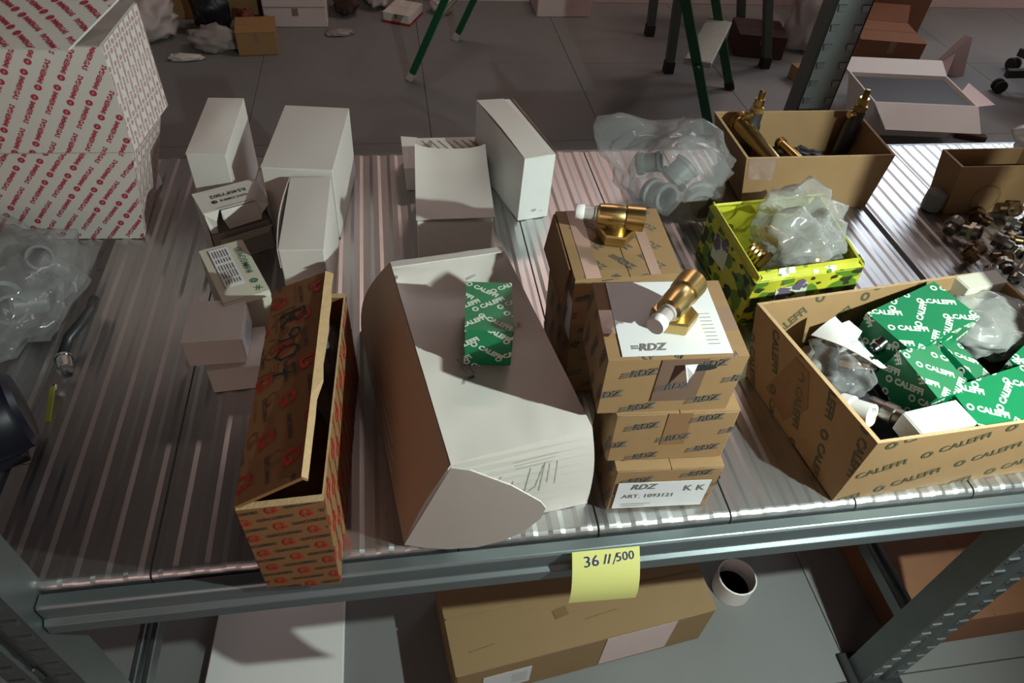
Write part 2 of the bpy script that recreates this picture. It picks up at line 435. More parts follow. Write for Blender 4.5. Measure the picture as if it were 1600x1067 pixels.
def post(xc, yf, sgn, zr, top=1.75):
    """U-shaped perforated post, open side to the rear; sgn=-1 faces the front"""
    t = .003; hw = .036; dp = .045*(-sgn)
    pr = [(-hw, 0), (-.010, 0), (-.006, .008*(-sgn)), (.006, .008*(-sgn)), (.010, 0), (hw, 0), (hw, dp), (hw-t, dp), (hw-t, t*(-sgn)), (.012, t*(-sgn)), (.008, .011*(-sgn)), (-.008, .011*(-sgn)), (-.012, t*(-sgn)), (-hw+t, t*(-sgn)), (-hw+t, dp), (-hw, dp)]
    k = len(pr); V = [(xc+a, yf+b, z) for z in (.012, top) for a, b in pr]
    F = [tuple(range(k)), tuple(range(k, 2*k))]+[(i, (i+1) % k, k+(i+1) % k, k+i) for i in range(k)]
    p = obj('post', V, F, 'post_steel', rack)
    box('foot_plate', (xc-.05, yf-.01 if sgn < 0 else yf-.06, 0), (xc+.05, yf+.06 if sgn < 0 else yf+.01, .012), 'rubber', rack, .003)
    global slot_me
    z = zr[0]
    while z < zr[1]:
        for dx in (-.0235, .0235):
            if slot_me is None:
                # a punched teardrop with a bright raised lip
                o = obj('slot', [(-.008, -.0025, .005), (.008, -.0025, .005), (.0055, -.0025, -.006), (-.0055, -.0025, -.006), (-.009, .001, .006), (.009, .001, .006), (.0065, .001, -.008), (-.0065, .001, -.008)],
                        [(0, 1, 2, 3), (4, 5, 1, 0), (5, 6, 2, 1), (6, 7, 3, 2), (7, 4, 0, 3)], 'slot_edge', None, False)
                slot_me = o.data
            else:
                o = bpy.data.objects.new('slot', slot_me); COL.objects.link(o)
            o.parent = p; o.location = Vector((xc+dx, yf, z))-Vector(rack.location)
            if sgn > 0: o.rotation_euler = (0, 0, math.pi)
        z += .0355
    return p
post(PL, YF-.034, -1, (.30, .75)); post(PR, YF-.034, -1, (.06, .75))
post(PR+.012, YR+.062, 1, (.66, .70), 1.75)
pr_rear = [o for o in rack.children if o.name.startswith('post')][-1]
for k in range(14):                                   # slots on the side of the rear post that faces the shelf
    for dx in (-.0235, .0235):
        o = bpy.data.objects.new('slot', slot_me); COL.objects.link(o); o.parent = pr_rear
        o.location = Vector((PR+.012+dx, YR+.016, .64+.0355*k))-Vector(rack.location)
box('post_web', (PR+.012-.036, YR+.017, .012), (PR+.012+.036, YR+.020, 1.75), 'post_steel', rack, .0005)
post(PL-.06, YR+.062, 1, (.66, .70), 1.75)
for xc in (PL, PR):                                   # side braces between front and rear posts
    for z in (.17, .46): box('brace', (xc-.013, YF-.03, z), (xc-.003, YR+.03, z+.03), 'post_steel', rack, .002); box('brace', (xc+.006, YF-.03, z), (xc+.016, YR+.03, z+.03), 'post_steel', rack, .002)
# ================================================================== CARTONS ON THE SHELF
IMM = join2d(xf2d(text2d('IMMERGAS', .030), .0080, 0, (.005, 0)), xf2d(ring2d(.2, .5), .0088, 0, (-.0208, 0)), xf2d(rect2d(.14, .5), .008, 0, (-.0208, 0)))
def imm_print(q, parent, ang=52, du=.058, dv=.0195, name='red_print', off=.0006, unit=None, ink='ink_red'):
    W, H = quad_dims(q); return print_on(name, q, pattern(unit or IMM, W, H, ang, du, dv), ink, parent, off)
def ring(n, pts): return pts
# --- two red printed cartons at the left
lo_b = sh([(-.72, 1.115, 0), (-.400, 1.108, 0), (-.392, .966, 0), (-.72, .982, 0)]); lo_t = sh([(-.72, 1.115, .147), (-.354, 1.108, .147), (-.368, .972, .147), (-.72, .978, .147)])
t = thing('printed_carton', 'white carton with red lettering, lower of the stacked pair at far left', 'carton', lo_b[3].lerp(lo_b[1], .5), group='red lettered white cartons')
hexa('body', lo_b, lo_t, 'white_board', t, .0015); fq = faces_of(lo_b, lo_t); imm_print(fq['front'], t); imm_print(fq['right'], t, 86, .050, .0100, unit=xf2d(IMM, .8), ink='ink_pink')
plate('torn_corner', [fq['right'][1]+Vector((-.002, -.03, .004)), fq['right'][1]+Vector((.010, .004, .006)), fq['right'][1]+Vector((.008, .004, .03)), fq['right'][1]+Vector((.002, -.02, .03))], .002, 'white_board', t)
up_b = sh([(-.72, 1.115, .148), (-.344, 1.110, .148), (-.366, .972, .148), (-.72, .979, .148)]); up_t = sh([(-.72, 1.13, .298), (-.350, 1.124, .298), (-.362, .976, .298), (-.72, .966, .298)])
t = thing('printed_carton', 'white carton with red lettering and lifted top flap, upper of the pair at far left', 'carton', up_b[3].lerp(up_b[1], .5), group='red lettered white cartons')
hexa('body', up_b, up_t, 'white_board', t, .0015); fq = faces_of(up_b, up_t); imm_print(fq['front'], t, 56); imm_print(fq['right'], t, 88, .050, .0100, unit=xf2d(IMM, .8), ink='ink_pink')
tf = [Vector((-.72, .964, S+.300)), Vector((-.398, .964, S+.300)), Vector((-.338, 1.058, S+.338)), Vector((-.72, 1.058, S+.338))]
fo = panel('top_flap', tf, .003, 'white_board', t, lambda u, v: .004*math.sin(math.pi*u), 8, 3)
print_on('red_print', tf, pattern(IMM, *quad_dims(tf), -38, .058, .0185), 'ink_red', t, .0008, f=lambda u, v: .004*math.sin(math.pi*u))
panel('inner_flap', [Vector((-.45, .975, S+.300)), Vector((-.364, .975, S+.300)), Vector((-.352, 1.122, S+.300)), Vector((-.45, 1.10, S+.303))], .002, 'grey_board', t)  # flap's shade is put into its darker board colour

def carton(name, label, c, w_, d_, yaw, z0, h, m='white_board', bulge=.0015, group=None, lid=True, cat='box', taper=0.):
    b = sh(rect(*c, w_-taper, d_-taper, yaw, z0)); tp = sh(rect(*c, w_, d_, yaw, z0+h-.0012))
    t = thing(name, label, cat, Vector((c[0], c[1], S+z0)), group=group)
    hexa('body', b, tp, m, t, .0012)
    fq = faces_of(b, tp)
    if lid:
        q = lift(fq['top'], .0012)
        panel('lid', q, .0010, m, t, lambda u, v: bulge*math.sin(math.pi*u)*math.sin(math.pi*v)**.5, 8, 8, True)
    return t, fq
WB = 'plain white boxes at the rear left'
carton('white_box', 'narrow white box behind the open-flap box, leftmost of the rear white boxes', (-.271, 1.078), .057, .174, -2.6, 0, .132, bulge=.004, group=WB)
carton('white_box', 'wide tall white box, largest of the white boxes at the rear left', (-.131, 1.048), .105, .189, -6.8, 0, .127, bulge=.002, group=WB)
t, fq = carton('white_box', 'slim white box with a gaping left seam in front of the widest white box', (-.1245, .8555), .058, .172, -1.5, 0, .120, bulge=.001, group=WB)
q = fq['top']; e = [bil(q, 0, v/10) for v in range(11)]
V = []; 
for k, p in enumerate(e):
    s = math.sin(math.pi*k/10); V += [p+Vector((-.0015-.006*s, 0, .001)), p+Vector((-.0015-.006*s, 0, -.03)), p+Vector((-.0005-.006*s, 0, -.03)), p+Vector((-.0005-.006*s, 0, .001))]
obj('side_flap', V, [(4*k+i, 4*k+(i+1) % 4, 4*k+4+(i+1) % 4, 4*k+4+i) for k in range(10) for i in range(4)]+[(0, 1, 2, 3), (40, 41, 42, 43)], 'white_board', t)
# --- box with open flap and upside-down print
c, yaw, h = (-.243, .942), 24.5, .088
b = sh(rect(*c, .092, .062, yaw, 0)); tp = sh(rect(*c, .092, .062, yaw, h))
t = thing('flap_box', 'small white box with upside-down black print and a half open tuck flap', 'box', Vector((c[0], c[1], S)))
obj('body', b+tp, [(0, 1, 2, 3), (0, 1, 5, 4), (1, 2, 6, 5), (3, 0, 4, 7)], 'white_board', t)
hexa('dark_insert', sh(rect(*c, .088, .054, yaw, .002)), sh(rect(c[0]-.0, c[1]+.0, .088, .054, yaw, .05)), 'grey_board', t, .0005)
q = [tp[3], tp[2], tp[1], tp[0]]; panel('lid', lift(sub(q, -.01, 1.01, .1, 1.0), .001), .001, 'white_board', t)
q1 = lift(sub(q, 0, 1, .1, 1), .001)
W, H = quad_dims(q1)
print_on('black_print', q1, [xf2d(text2d('R540FY002', .012), .0115, 180, (W*.50, H*.62)), xf2d(text2d('GIACOMINI', .012), .0078, 180, (W*.55, H*.36)), xf2d(ring2d(.22, .5), .0085, 180, (W*.24, H*.36)), xf2d(rect2d(.25, .45), .008, 180, (W*.23, H*.36)), xf2d(rect2d(.055, .0007), 1, 0, (W*.5, H*.06))], 'ink_black', t, .0006)
fr = (q[1]-q[0]).normalized(); out = Vector((fr.y, -fr.x, 0)); e0, e1 = bil(q, 0, .1), bil(q, 1, .1)
ear = lambda a, b_, dz: [a, b_, b_+out*.018+Vector((0, 0, dz)), a+out*.018+Vector((0, 0, dz))]
plate('tuck_ear', [e0, e0.lerp(e1, .24), e0.lerp(e1, .15)+out*.008+Vector((0, 0, -.012)), e0.lerp(e1, .12)+out*.010+Vector((0, 0, -.030)), e0.lerp(e1, .02)+out*.010+Vector((0, 0, -.030))], .0008, 'white_board', t)
plate('tuck_ear', [e0.lerp(e1, .80), e1, e1+out*.008+Vector((0, 0, -.006)), e0.lerp(e1, .84)+out*.010+Vector((0, 0, -.02))], .0008, 'white_board', t)
plate('tuck_flap', [e0.lerp(e1, .26)+out*.002, e0.lerp(e1, .80)+out*.002, e0.lerp(e1, .86)+out*.010+Vector((0, 0, -.016)), e0.lerp(e1, .82)+out*.014+Vector((0, 0, -.024)), e0.lerp(e1, .30)+out*.014+Vector((0, 0, -.026)), e0.lerp(e1, .25)+out*.006+Vector((0, 0, -.012))], .0008, 'white_board', t)
plate('lower_flap', [e0.lerp(e1, .12)+out*.012+Vector((0, 0, -.042)), e0.lerp(e1, .98)+out*.012+Vector((0, 0, -.040)), e0.lerp(e1, .9)+out*.010+Vector((0, 0, -.053)), e0.lerp(e1, .12)+out*.010+Vector((0, 0, -.058))], .0008, 'cream_board', t)
# --- cream box with green print
c, yaw, h = (-.2185, .772), 23, .088
t, fq = carton('cream_box', 'cream box with a paper label and green print, set askew behind the two small boxes', c, .059, .118, yaw, 0, h, 'cream_board', .001)
q = lift(fq['top'], .003)
L2 = panel('label', sub(q, .18, .60, .22, .93), .0006, 'paper_white', t)
W, H = quad_dims(q)
lines = []
for k in range(6):
    u = W*(.24+.06*k)
    for s in range(5): lines.append(xf2d(rect2d(.0012+.0004*(k % 2), H*(.07+.03*((k*3+s*5) % 3))), 1, 0, (u, H*(.30+.13*s))))
print_on('black_print', q, lines, 'ink_grey', t, .0004)
print_on('green_print', q, [xf2d(text2d('GIACOMINI', .01), .0115, -90, (W*.80, H*.60)), xf2d(ring2d(.25, .5), .009, 0, (W*.80, H*.20)), xf2d(text2d('X', .05), .010, 20, (W*.82, H*.06))], 'ink_green', t, .0004)
plate('tuck_edge', [fq['front'][3]+Vector((0, -.0008, .001)), fq['front'][2]+Vector((0, -.0008, .001)), fq['front'][2]+Vector((.002, -.006, -.004)), fq['front'][3]+Vector((.002, -.006, -.004))], .0006, 'cream_board', t)
# --- two small plain boxes
t, fq = carton('small_box', 'small plain pinkish box under another, at left of the red-printed long box', (-.212, .671), .068, .070, 4, 0, .042, 'white_board', .001, group='small plain boxes')
t, fq = carton('small_box', 'small plain box with a label on its side, stacked on its twin', (-.2305, .679), .069, .073, 1, .043, .042, 'white_board', .001, group='small plain boxes')
panel('label', lift(sub(fq['right'], .05, .9, .1, .95), .0006), .0004, 'paper_white', t)
print_on('black_print', sub(fq['right'], .05, .9, .1, .95), [xf2d(rect2d(.03, .0012), 1, 0, (.03, .006+.005*k)) for k in range(5)], 'ink_grey', t, .0010)

# --- long kraft box with red print, open, flap raised
def open_box(t, b, tp, th, m, inner=None, bottom=True, edge=None):
    b = [Vector(p) for p in b]; tp = [Vector(p) for p in tp]; cb = sum(b, Vector())/4; ct = sum(tp, Vector())/4
    def ins(p, c): d = p-c; d.z = 0; L = d.length; return p-d*(th*1.42/L)
    bi = [ins(p, cb)+Vector((0, 0, th)) for p in b]; ti = [ins(p, ct) for p in tp]
    V = b+tp+bi+ti; F = [(0, 1, 2, 3), (8, 9, 10, 11)]
    for i in range(4):
        j = (i+1) % 4; F += [(i, j, 4+j, 4+i), (8+i, 8+j, 12+j, 12+i), (4+i, 4+j, 12+j, 12+i)]
    V, F = grid_quads([[V[k] for k in f] for f in F], 10); o = obj('body', V, F, m, t)
    if edge:
        e = [(p+(q_-p)*-.02) for p, q_ in zip(tp, ti)]
        V = tp+ti+[p+Vector((0, 0, .0008)) for p in tp]+[p+Vector((0, 0, .0008)) for p in ti]
        F = []
        for i in range(4):
            j = (i+1) % 4; F += [(8+i, 8+j, 12+j, 12+i), (i, j, 8+j, 8+i), (4+i, 4+j, 12+j, 12+i)]
        obj('cut_edge', V, F, edge, t)
    return faces_of(b, tp), dict(front=[bi[2], bi[3], ti[3], ti[2]], back=[bi[0], bi[1], ti[1], ti[0]], left=[bi[3], bi[0], ti[0], ti[3]], right=[bi[1], bi[2], ti[2], ti[1]])
b = sh([(-.141, .652, 0), (-.062, .648, 0), (-.080, .357, 0), (-.154, .361, 0)]); tp = sh([(-.147, .656, .143), (-.065, .651, .143), (-.081, .368, .143), (-.158, .366, .143)])
t = thing('long_kraft_box', 'long open brown box with red print and handwritten R907, over the shelf edge', 'box', b[3].lerp(b[1], .5))
fq, iq = open_box(t, b, tp, .005, 'kraft_red', edge='kraft_edge')
GL = [(.45, .2), (.2, .48), (-.25, .45), (-.45, 0), (-.25, -.45), (.2, -.45), (.42, -.1), (.05, -.05)]
GRED = join2d(stroke2d(GL, .24), xf2d(rect2d(.30, .5), 1, 20, (.42, -.2)))
GTX = xf2d(text2d('GIACOMINI', .03), .0062)
def red_print(q, ang, du=.06, dv=.0125, off=.0006, s=.016):
    W, H = quad_dims(q); a = pattern(GTX, W, H, ang, du, dv*2, False); b_ = pattern(xf2d(GRED, s), W, H, ang, du, dv*2, False)
    sft = (math.cos(R(ang))*du*.5, math.sin(R(ang))*du*.5)
    b_ = [([(x+sft[0], y+sft[1]) for x, y in v], f) for v, f in b_]
    print_on('black_print', q, a, 'ink_marker', t, off); print_on('red_print', q, b_, 'ink_redbox', t, off)
red_print(fq['front'], 7, .056, .0068, s=.0095); red_print(fq['right'], 88, .05, .012); red_print(fq['left'], 88, .05, .012)
for k in ('right', 'back'): red_print(iq[k], 85, .06, .016)
FA = [Vector((-.159, .368, S+.146)), Vector((-.097, .376, S+.172)), Vector((-.086, .664, S+.168)), Vector((-.148, .660, S+.146))]
panel('flap', FA, .004, 'kraft_red', t)
red_print(FA, -80, .078, .0125, s=.016)
W, H = quad_dims(FA)
def hand(pts, at, s, rot): return xf2d(stroke2d(pts, .13), s, rot, at)
R_ = [[(-.3, -.5), (-.28, .5)], [(-.3, .5), (.2, .45), (.3, .2), (.05, .02), (-.28, 0)], [(-.1, 0), (.35, -.5)]]
N9 = [[(.28, .22), (.1, .46), (-.2, .42), (-.3, .15), (-.05, -.02), (.22, .12), (.30, .25), (.22, -.2), (.05, -.55)]]
N0 = [[(0, .5), (-.3, .25), (-.3, -.25), (0, -.5), (.3, -.25), (.3, .25), (0, .5)]]
N7 = [[(-.3, .4), (.3, .5), (.05, 0), (-.1, -.5)], [(-.2, 0), (.25, .05)]]
hs = []
for g, y, s in ((R_, .79, .030), (N9, .69, .026), (N0, .60, .028), (N7, .50, .026)):
    for st in g: hs.append(hand(st, (W*.48, H*y), s, -82))
print_on('handwriting', FA, hs, 'ink_black', t, .0010)
sv = [(0, 0, 0), (0, 0, 0)]
# torn strip of the flap's free edge
V = []; rr = random.Random(5)
for k in range(13):
    p = FA[1].lerp(FA[2], k/12); p = p+Vector((.001, 0, 0)); wd = .0035+.004*(k > 4)+rr.uniform(-.001, .001)
    V += [p+Vector((-.001, 0, .0012)), p+Vector((wd, 0, -.003)), p+Vector((wd, 0, -.007)), p+Vector((-.001, 0, -.004))]
obj('torn_edge', V, [(4*k+i, 4*k+(i+1) % 4, 4*k+4+(i+1) % 4, 4*k+4+i) for k in range(12) for i in range(4)]+[(0, 1, 2, 3), (48, 49, 50, 51)], 'kraft_edge', t)
bg = thing('clear_bag', 'crumpled clear plastic bag stuffed inside the long red-printed box', 'bag', (-.095, .60, S+.012))
crumple('film', (-.092, .585, S+.085), (.020, .062, .062), 'bag_clear', bg, 3, .3, 1.8, 4)

# --- big white carton with slanting side
b = sh([(-.058, .735, 0), (.150, .745, 0), (.201, .424, 0), (-.012, .396, 0)]); tp = sh([(-.011, .698, .150), (.133, .720, .150), (.184, .421, .150), (.0375, .391, .150)])
t = thing('large_white_carton', 'large dented white carton with a rounded side flap, in the middle of the shelf', 'carton', b[3].lerp(b[1], .5))
def lerpq(a, c, s): return [p.lerp(q_, s) for p, q_ in zip(a, c)]
V = []; n = 10
ringq = []
for k in range(n+1):
    s = k/n; q = lerpq(b, tp, s); bow = math.sin(math.pi*s)
    ringq.append([q[0]+Vector((-.012*bow, .006*bow, 0)), q[1]+Vector((.006*bow, .004*bow, 0)), q[2]+Vector((.005*bow, 0, 0)), q[3]+Vector((-.004*bow, 0, 0))])
V = [p for q in ringq for p in q]; F = []
for k in range(n):
    for i in range(4): F.append((4*k+i, 4*k+(i+1) % 4, 4*k+4+(i+1) % 4, 4*k+4+i))
F.append((0, 1, 2, 3))
obj('body', V, F, 'white_board', t)
V = [q[i]+Vector((-.0008, .0002, .0)) for q in ringq for i in (0, 3)]
obj('kraft_side', V, [(2*k, 2*k+1, 2*k+3, 2*k+2) for k in range(n)], 'side_board', t)
topq = [tp[3], tp[2], tp[1], tp[0]]
def sag(u, v): return -.006*math.sin(math.pi*u)*math.sin(math.pi*min(1, v/.8))-(.020*math.sin(math.pi*u)**.7*max(0, 1-abs(v-.80)/.17) if v > .63 else 0)+.0012*noise.noise(Vector((u*5, v*7, 1)))
panel('lid', lift(topq, .0012), .002, 'white_board', t, sag, 24, 36, True)
panel('rear_rim', [tp[0]+Vector((0, -.002, .001)), tp[1]+Vector((0, -.002, .001)), tp[1]+Vector((0, -.016, .004)), tp[0]+Vector((.002, -.016, .004))], .0015, 'white_board', t)
fq = faces_of(b, tp); q = fq['front']
W, H = quad_dims(q)
dr = []
for k in range(3): dr.append(xf2d(rect2d(.055-.006*k, .0012), 1, 0, (W*.62, H*(.82-.045*k))))
for x, y0, y1, sl in ((.36, .48, .68, .010), (.40, .44, .60, .008), (.44, .40, .56, .004), (.50, .40, .58, .001), (.60, .38, .70, 0), (.66, .42, .70, .004), (.69, .36, .74, 0), (.73, .46, .70, -.001), (.78, .42, .72, -.001)):
    dr.append(stroke2d([(W*x, H*y0), (W*x+sl, H*y1)], .0011))
dr.append(stroke2d([(W*.60, H*.38), (W*.63, H*.39), (W*.66, H*.44)], .0011))
print_on('line_drawing', q, dr, 'ink_fade', t, .0008)
W, H = quad_dims(topq)
ic = [xf2d(rect2d(.008, .004), 1, 15, (W*.33, H*.335)), stroke2d([(W*.28, H*.40), (W*.31, H*.36), (W*.34, H*.40), (W*.36, H*.35)], .001), stroke2d([(W*.27, H*.43), (W*.31, H*.39), (W*.35, H*.43)], .001), stroke2d([(W*.29, H*.34), (W*.26, H*.31)], .001)]
print_on('care_mark', lift(topq, .0016), ic, 'ink_grey', t, .0008, f=sag)
fd = [stroke2d([(W*.55, H*.45), (W*.75, H*.48), (W*.80, H*.55)], .001), stroke2d([(W*.62, H*.42), (W*.66, H*.46)], .001), xf2d(text2d('FRAGILE'), .011, 5, (W*.72, H*.53))]
print_on('faint_print', lift(topq, .0016), fd, 'ink_fade', t, .0008, f=sag)
hin = [Vector((.0375, .389, S+.150)), Vector((-.012, .394, S+.0))]
fp = [(.0377, .3889, .1499), (.0557, .3848, .149), (.0956, .3748, .1316), (.1249, .3671, .1102), (.1308, .3653, .1002), (.1274, .3653, .0813), (.1133, .3674, .0547), (.0916, .3714, .0318), (.0653, .3767, .0136), (.0347, .3834, .0034), (.0071, .3897, .0018), (-.0121, .3941, .0031)]
plate('side_flap', sh(fp), .0016, 'white_board', t)

# --- green box on the carton
CAL = join2d(xf2d(text2d('CALEFFI', .05), .0110, 0, (.005, 0)), xf2d(ring2d(.26, .5), .0095, 0, (-.0225, 0)))
CAL_S = xf2d(CAL, .78)
def green_box(label, loc, dims, rot, unit=CAL_S, du=.040, dv=.0185, ang=-32, group='green printed boxes'):
    t = thing('green_box', label, 'box', loc, rot, group)
    w_, d_, h_ = dims; M = mw(t)
    b = [M @ p for p in rect(0, 0, w_, d_, 0, 0)]; tp = [M @ p for p in rect(0, 0, w_, d_, 0, h_)]
    hexa('body', b, tp, 'green_box', t, .0012)
    fq = faces_of(b, tp)
    for k, a in (('top', ang), ('front', -ang), ('left', ang), ('right', ang)):
        W, H = quad_dims(fq[k]); sh_ = pattern(unit, W, H, a, du, dv, False, rnd=0); out = []
        for i, s in enumerate(sh_):
            if i % 2: 
                cx = sum(v[0] for v in s[0])/len(s[0]); cy = sum(v[1] for v in s[0])/len(s[0]); c_, n_ = math.cos(R(-2*a)), math.sin(R(-2*a))
                s = ([(cx+c_*(x-cx)-n_*(y-cy), cy+n_*(x-cx)+c_*(y-cy)) for x, y in s[0]], s[1])
            out.append(s)
        print_on('white_print', fq[k], out, 'ink_white', t, .0005)
    q = fq['top']; panel('lid_edge', lift(sub(q, 0, 1, .0, 1), .0002), .0004, 'green_box', t)
    return t, fq
gt, fq = green_box('small green printed box standing on the large white carton', (.093, .556, S+.147), (.051, .080, .052), (R(-2), 0, R(-7.3)))
plate('torn_corner', [fq['top'][3]+Vector((0, 0, .0012)), fq['top'][3]+Vector((.012, .004, .004)), fq['top'][3]+Vector((.010, .008, .004)), fq['top'][3]+Vector((-.001, .005, .001))], .0006, 'paper_white', gt)

# --- brown boxes with RDZ print
RDZ = xf2d(join2d(xf2d(text2d('RDZ', .035, .25), .0135, 0, (.0065, 0)), xf2d(rect2d(.010, .0016), 1, 0, (-.0105, .0025)), xf2d(rect2d(.010, .0016), 1, 0, (-.0115, -.0005)), xf2d(rect2d(.010, .0016), 1, 0, (-.0125, -.0035))), .92)
RG = 'brown boxes with RDZ print'
def rdz(label, b, tp, seed=0, tape=True):
    t = thing('brown_box', label, 'box', (b[3]+b[1])/2, group=RG)
    hexa('body', b, tp, 'kraft', t, .0016); fq = faces_of(b, tp)
    q = lift(fq['top'], .0006); panel('lid_flap', sub(q, .0, .49, .0, 1), .0012, 'kraft', t, lambda u, v: .0018*(1-u)*.4); panel('lid_flap', sub(q, .51, 1, .0, 1), .0012, 'kraft', t, lambda u, v: .0018*u*.4)
    return t, fq
def rdz_print(t, q, ang, du=.068, dv=.026, m='ink_slate', flip=False, off=.0012):
    W, H = quad_dims(q); print_on('dark_print', q, pattern(RDZ, W, H, ang, du, dv, flip), m, t, off)
b = sh(rect(.284, .464, .121, .108, -3, 0)); tp = sh(rect(.284, .464, .122, .109, -3, .079))
t, fq = rdz('brown cardboard box with a white part-number label, bottom of the stack of three', b, tp)
rdz_print(t, fq['front'], 8); rdz_print(t, fq['left'], 70); rdz_print(t, fq['right'], 70)
lq = lift(sub(fq['front'], .05, .93, .06, .72), .0016); panel('label', lq, .0004, 'paper_white', t)
W, H = quad_dims(lq)
print_on('black_print', lq, [xf2d(text2d('RDZ', .03, .25), .014, 0, (W*.27, H*.84)), xf2d(text2d('ART. 1093121', .008), .0105, 0, (W*.36, H*.48)), xf2d(text2d('K K', .012), .016, 0, (W*.84, H*.72)), xf2d(rect2d(.035, .001), 1, 0, (W*.25, H*.18)), xf2d(rect2d(.028, .001), 1, 0, (W*.22, H*.10))], 'ink_grey', t, .0004)
b = sh(rect(.279, .476, .131, .108, -3, .081)); tp = sh(rect(.278, .478, .132, .109, -3, .160))
t, fq = rdz('brown cardboard box with dark print, in the middle of the stack of three', b, tp)
rdz_print(t, fq['front'], 9); rdz_print(t, fq['left'], 70)
panel('tape', lift(sub(fq['front'], .42, .62, .35, 1), .0006), .0003, 'kraft_dark', t)
b = sh([(.198, .540, .162), (.333, .534, .162), (.325, .424, .162), (.189, .430, .162)]); tp = sh([(.198, .541, .239), (.335, .535, .239), (.327, .425, .239), (.188, .430, .239)])
t, fq = rdz('brown cardboard box with a large white label on top, topmost of the stack', b, tp)
rdz_print(t, fq['front'], 8); rdz_print(t, fq['left'], 70); rdz_print(t, fq['top'], 60)
panel('tape', lift(sub(fq['front'], .38, .72, .22, 1), .0008), .0004, 'tape_brown', t)
panel('tape', lift(sub(fq['top'], .0, 1, .32, .62), .0014), .0003, 'tape_clear', t)
lq = lift(sub(fq['top'], .10, .885, .035, .985), .0022); panel('label', lq, .0005, 'paper_white', t)
W, H = quad_dims(lq)
print_on('black_print', lq, [xf2d(text2d('RDZ', .035, .25), .013, 0, (W*.28, H*.10)), xf2d(text2d('=', .03), .013, 0, (W*.13, H*.10))]+[xf2d(rect2d(.012, .0008), 1, 0, (W*.86, H*(.12+.05*k))) for k in range(9)], 'ink_grey', t, .0005)
plate('torn_tape', sh([(.262, .4225, .236), (.275, .4225, .236), (.272, .4185, .226), (.268, .418, .214)]), .0004, 'paper_white', t)
obj('handle_hole', sh([(.283+.014*math.cos(a), .4236, .228+.0035*math.sin(a)) for a in [2*math.pi*k/12 for k in range(12)]]+[(.283+.014*math.cos(a), .4290, .228+.0035*math.sin(a)) for a in [2*math.pi*k/12 for k in range(12)]]), [tuple(range(12)), tuple(range(12, 24))]+[(k, (k+1) % 12, 12+(k+1) % 12, 12+k) for k in range(12)], 'dark_hole', t)
b = sh([(.203, .720, 0), (.330, .722, 0), (.325, .597, 0), (.208, .594, 0)]); tp = sh([(.198, .724, .199), (.331, .724, .199), (.325, .596, .199), (.196, .592, .199)])
t, fq = rdz('tall taped brown cardboard box with dark print, behind the stack of three', b, tp)
rdz_print(t, fq['top'], -50, .05, .026); rdz_print(t, fq['left'], 70); rdz_print(t, fq['front'], 8)
panel('tape', lift(sub(fq['top'], .10, .24, 0, 1), .0016), .0003, 'tape_clear', t); panel('tape', lift(sub(fq['top'], .70, .80, 0, 1), .0016), .0003, 'tape_clear', t)
panel('label', lift(sub(fq['left'], .80, .98, .50, .82), .0006), .0004, 'paper_white', t)
plate('loose_flap', [fq['left'][3]+Vector((-.001, -.004, 0)), fq['left'][2]+Vector((-.001, .02, 0)), fq['left'][2]+Vector((-.007, .018, -.05)), fq['left'][3]+Vector((-.008, -.004, -.055))], .002, 'kraft_dark', t)

# --- brass valves
def valve(label, loc, rot):
    t = thing('brass_valve', label, 'valve', loc, rot, 'brass valves with white caps')
    lathe('valve_body', [(.0085, -.016), (.0125, -.013), (.0135, 0), (.0135, .016), (.0125, .0175), (.0145, .019), (.0152, .034), (.0152, .040), (.011, .041)], 'brass', t, (0, 0, .030), (1, 0, .030), 24)
    lathe('branch', [(.0135, 0), (.0125, .014), (.0125, .026)], 'brass', t, (.010, 0, .028), (.010, 0, 0), 20)
    lathe('hex_nut', [(.0225, 0), (.0235, .002), (.0235, .012), (.0215, .014)], 'brass', t, (.010, 0, 0), (.010, 0, 1), 24, hexed=(0, 1, 2, 3), smooth=False)
    lathe('stem_sleeve', [(.0095, 0), (.0095, .003), (.008, .004), (.008, .018)], 'plastic_frost', t, (-.015, 0, .030), (-1, 0, .030), 20)
    lathe('stem', [(.0055, 0), (.0055, .016)], 'brass_dark', t, (-.013, 0, .030), (-1, 0, .030), 12)
    lathe('cap', [(.0088, 0), (.0092, .001), (.0092, .009), (.0085, .0102)], 'plastic_white', t, (-.031, 0, .030), (-1, 0, .030), 24)
    print_on('cast_mark', [mw(t) @ Vector(p) for p in ((-.006, -.0137, .027), (.006, -.0137, .027), (.006, -.0137, .036), (-.006, -.0137, .036))], [xf2d(text2d('N'), .008, 0, (.006, .0045))], 'brass_dark', t, .0)
    return t
valve('brass valve with a white cap standing upright on the white label of the top box', (.258, .470, S+.2418), (0, 0, R(46)))
valve('brass valve with a white cap set crosswise on the tall taped brown box', (.250, .668, S+.2028), (0, 0, R(-15)))

# --- low white box and narrow white box near the rear
c = (.089, .950)
b = sh(rect(*c, .110, .186, -2.5, 0)); tp = sh(rect(*c, .112, .188, -2.5, .092))
t = thing('white_box', 'white box with a sagging curled-up lid behind the large dented carton', 'box', Vector((c[0], c[1], S)))
hexa('body', b, tp, 'white_board', t, .0012); fq = faces_of(b, tp)
panel('lid', lift(sub(fq['top'], -.01, 1.02, -.01, 1.0), .0062), .0012, 'white_board', t, lambda u, v: .009*(abs(2*u-1)**3)*v+.007*max(0, v-.75)*4*.6-.004*math.sin(math.pi*v)*math.sin(math.pi*u)+.004*(1-v)**3*u, 14, 16, True)
b = sh(rect(.090, 1.130, .140, .100, 1, 0)); tp = sh(rect(.088, 1.128, .142, .102, 1, .046))
t = thing('striped_carton', 'low white carton with thin slanting stripes at the rear edge of the shelf', 'carton', Vector((.09, 1.13, S)))
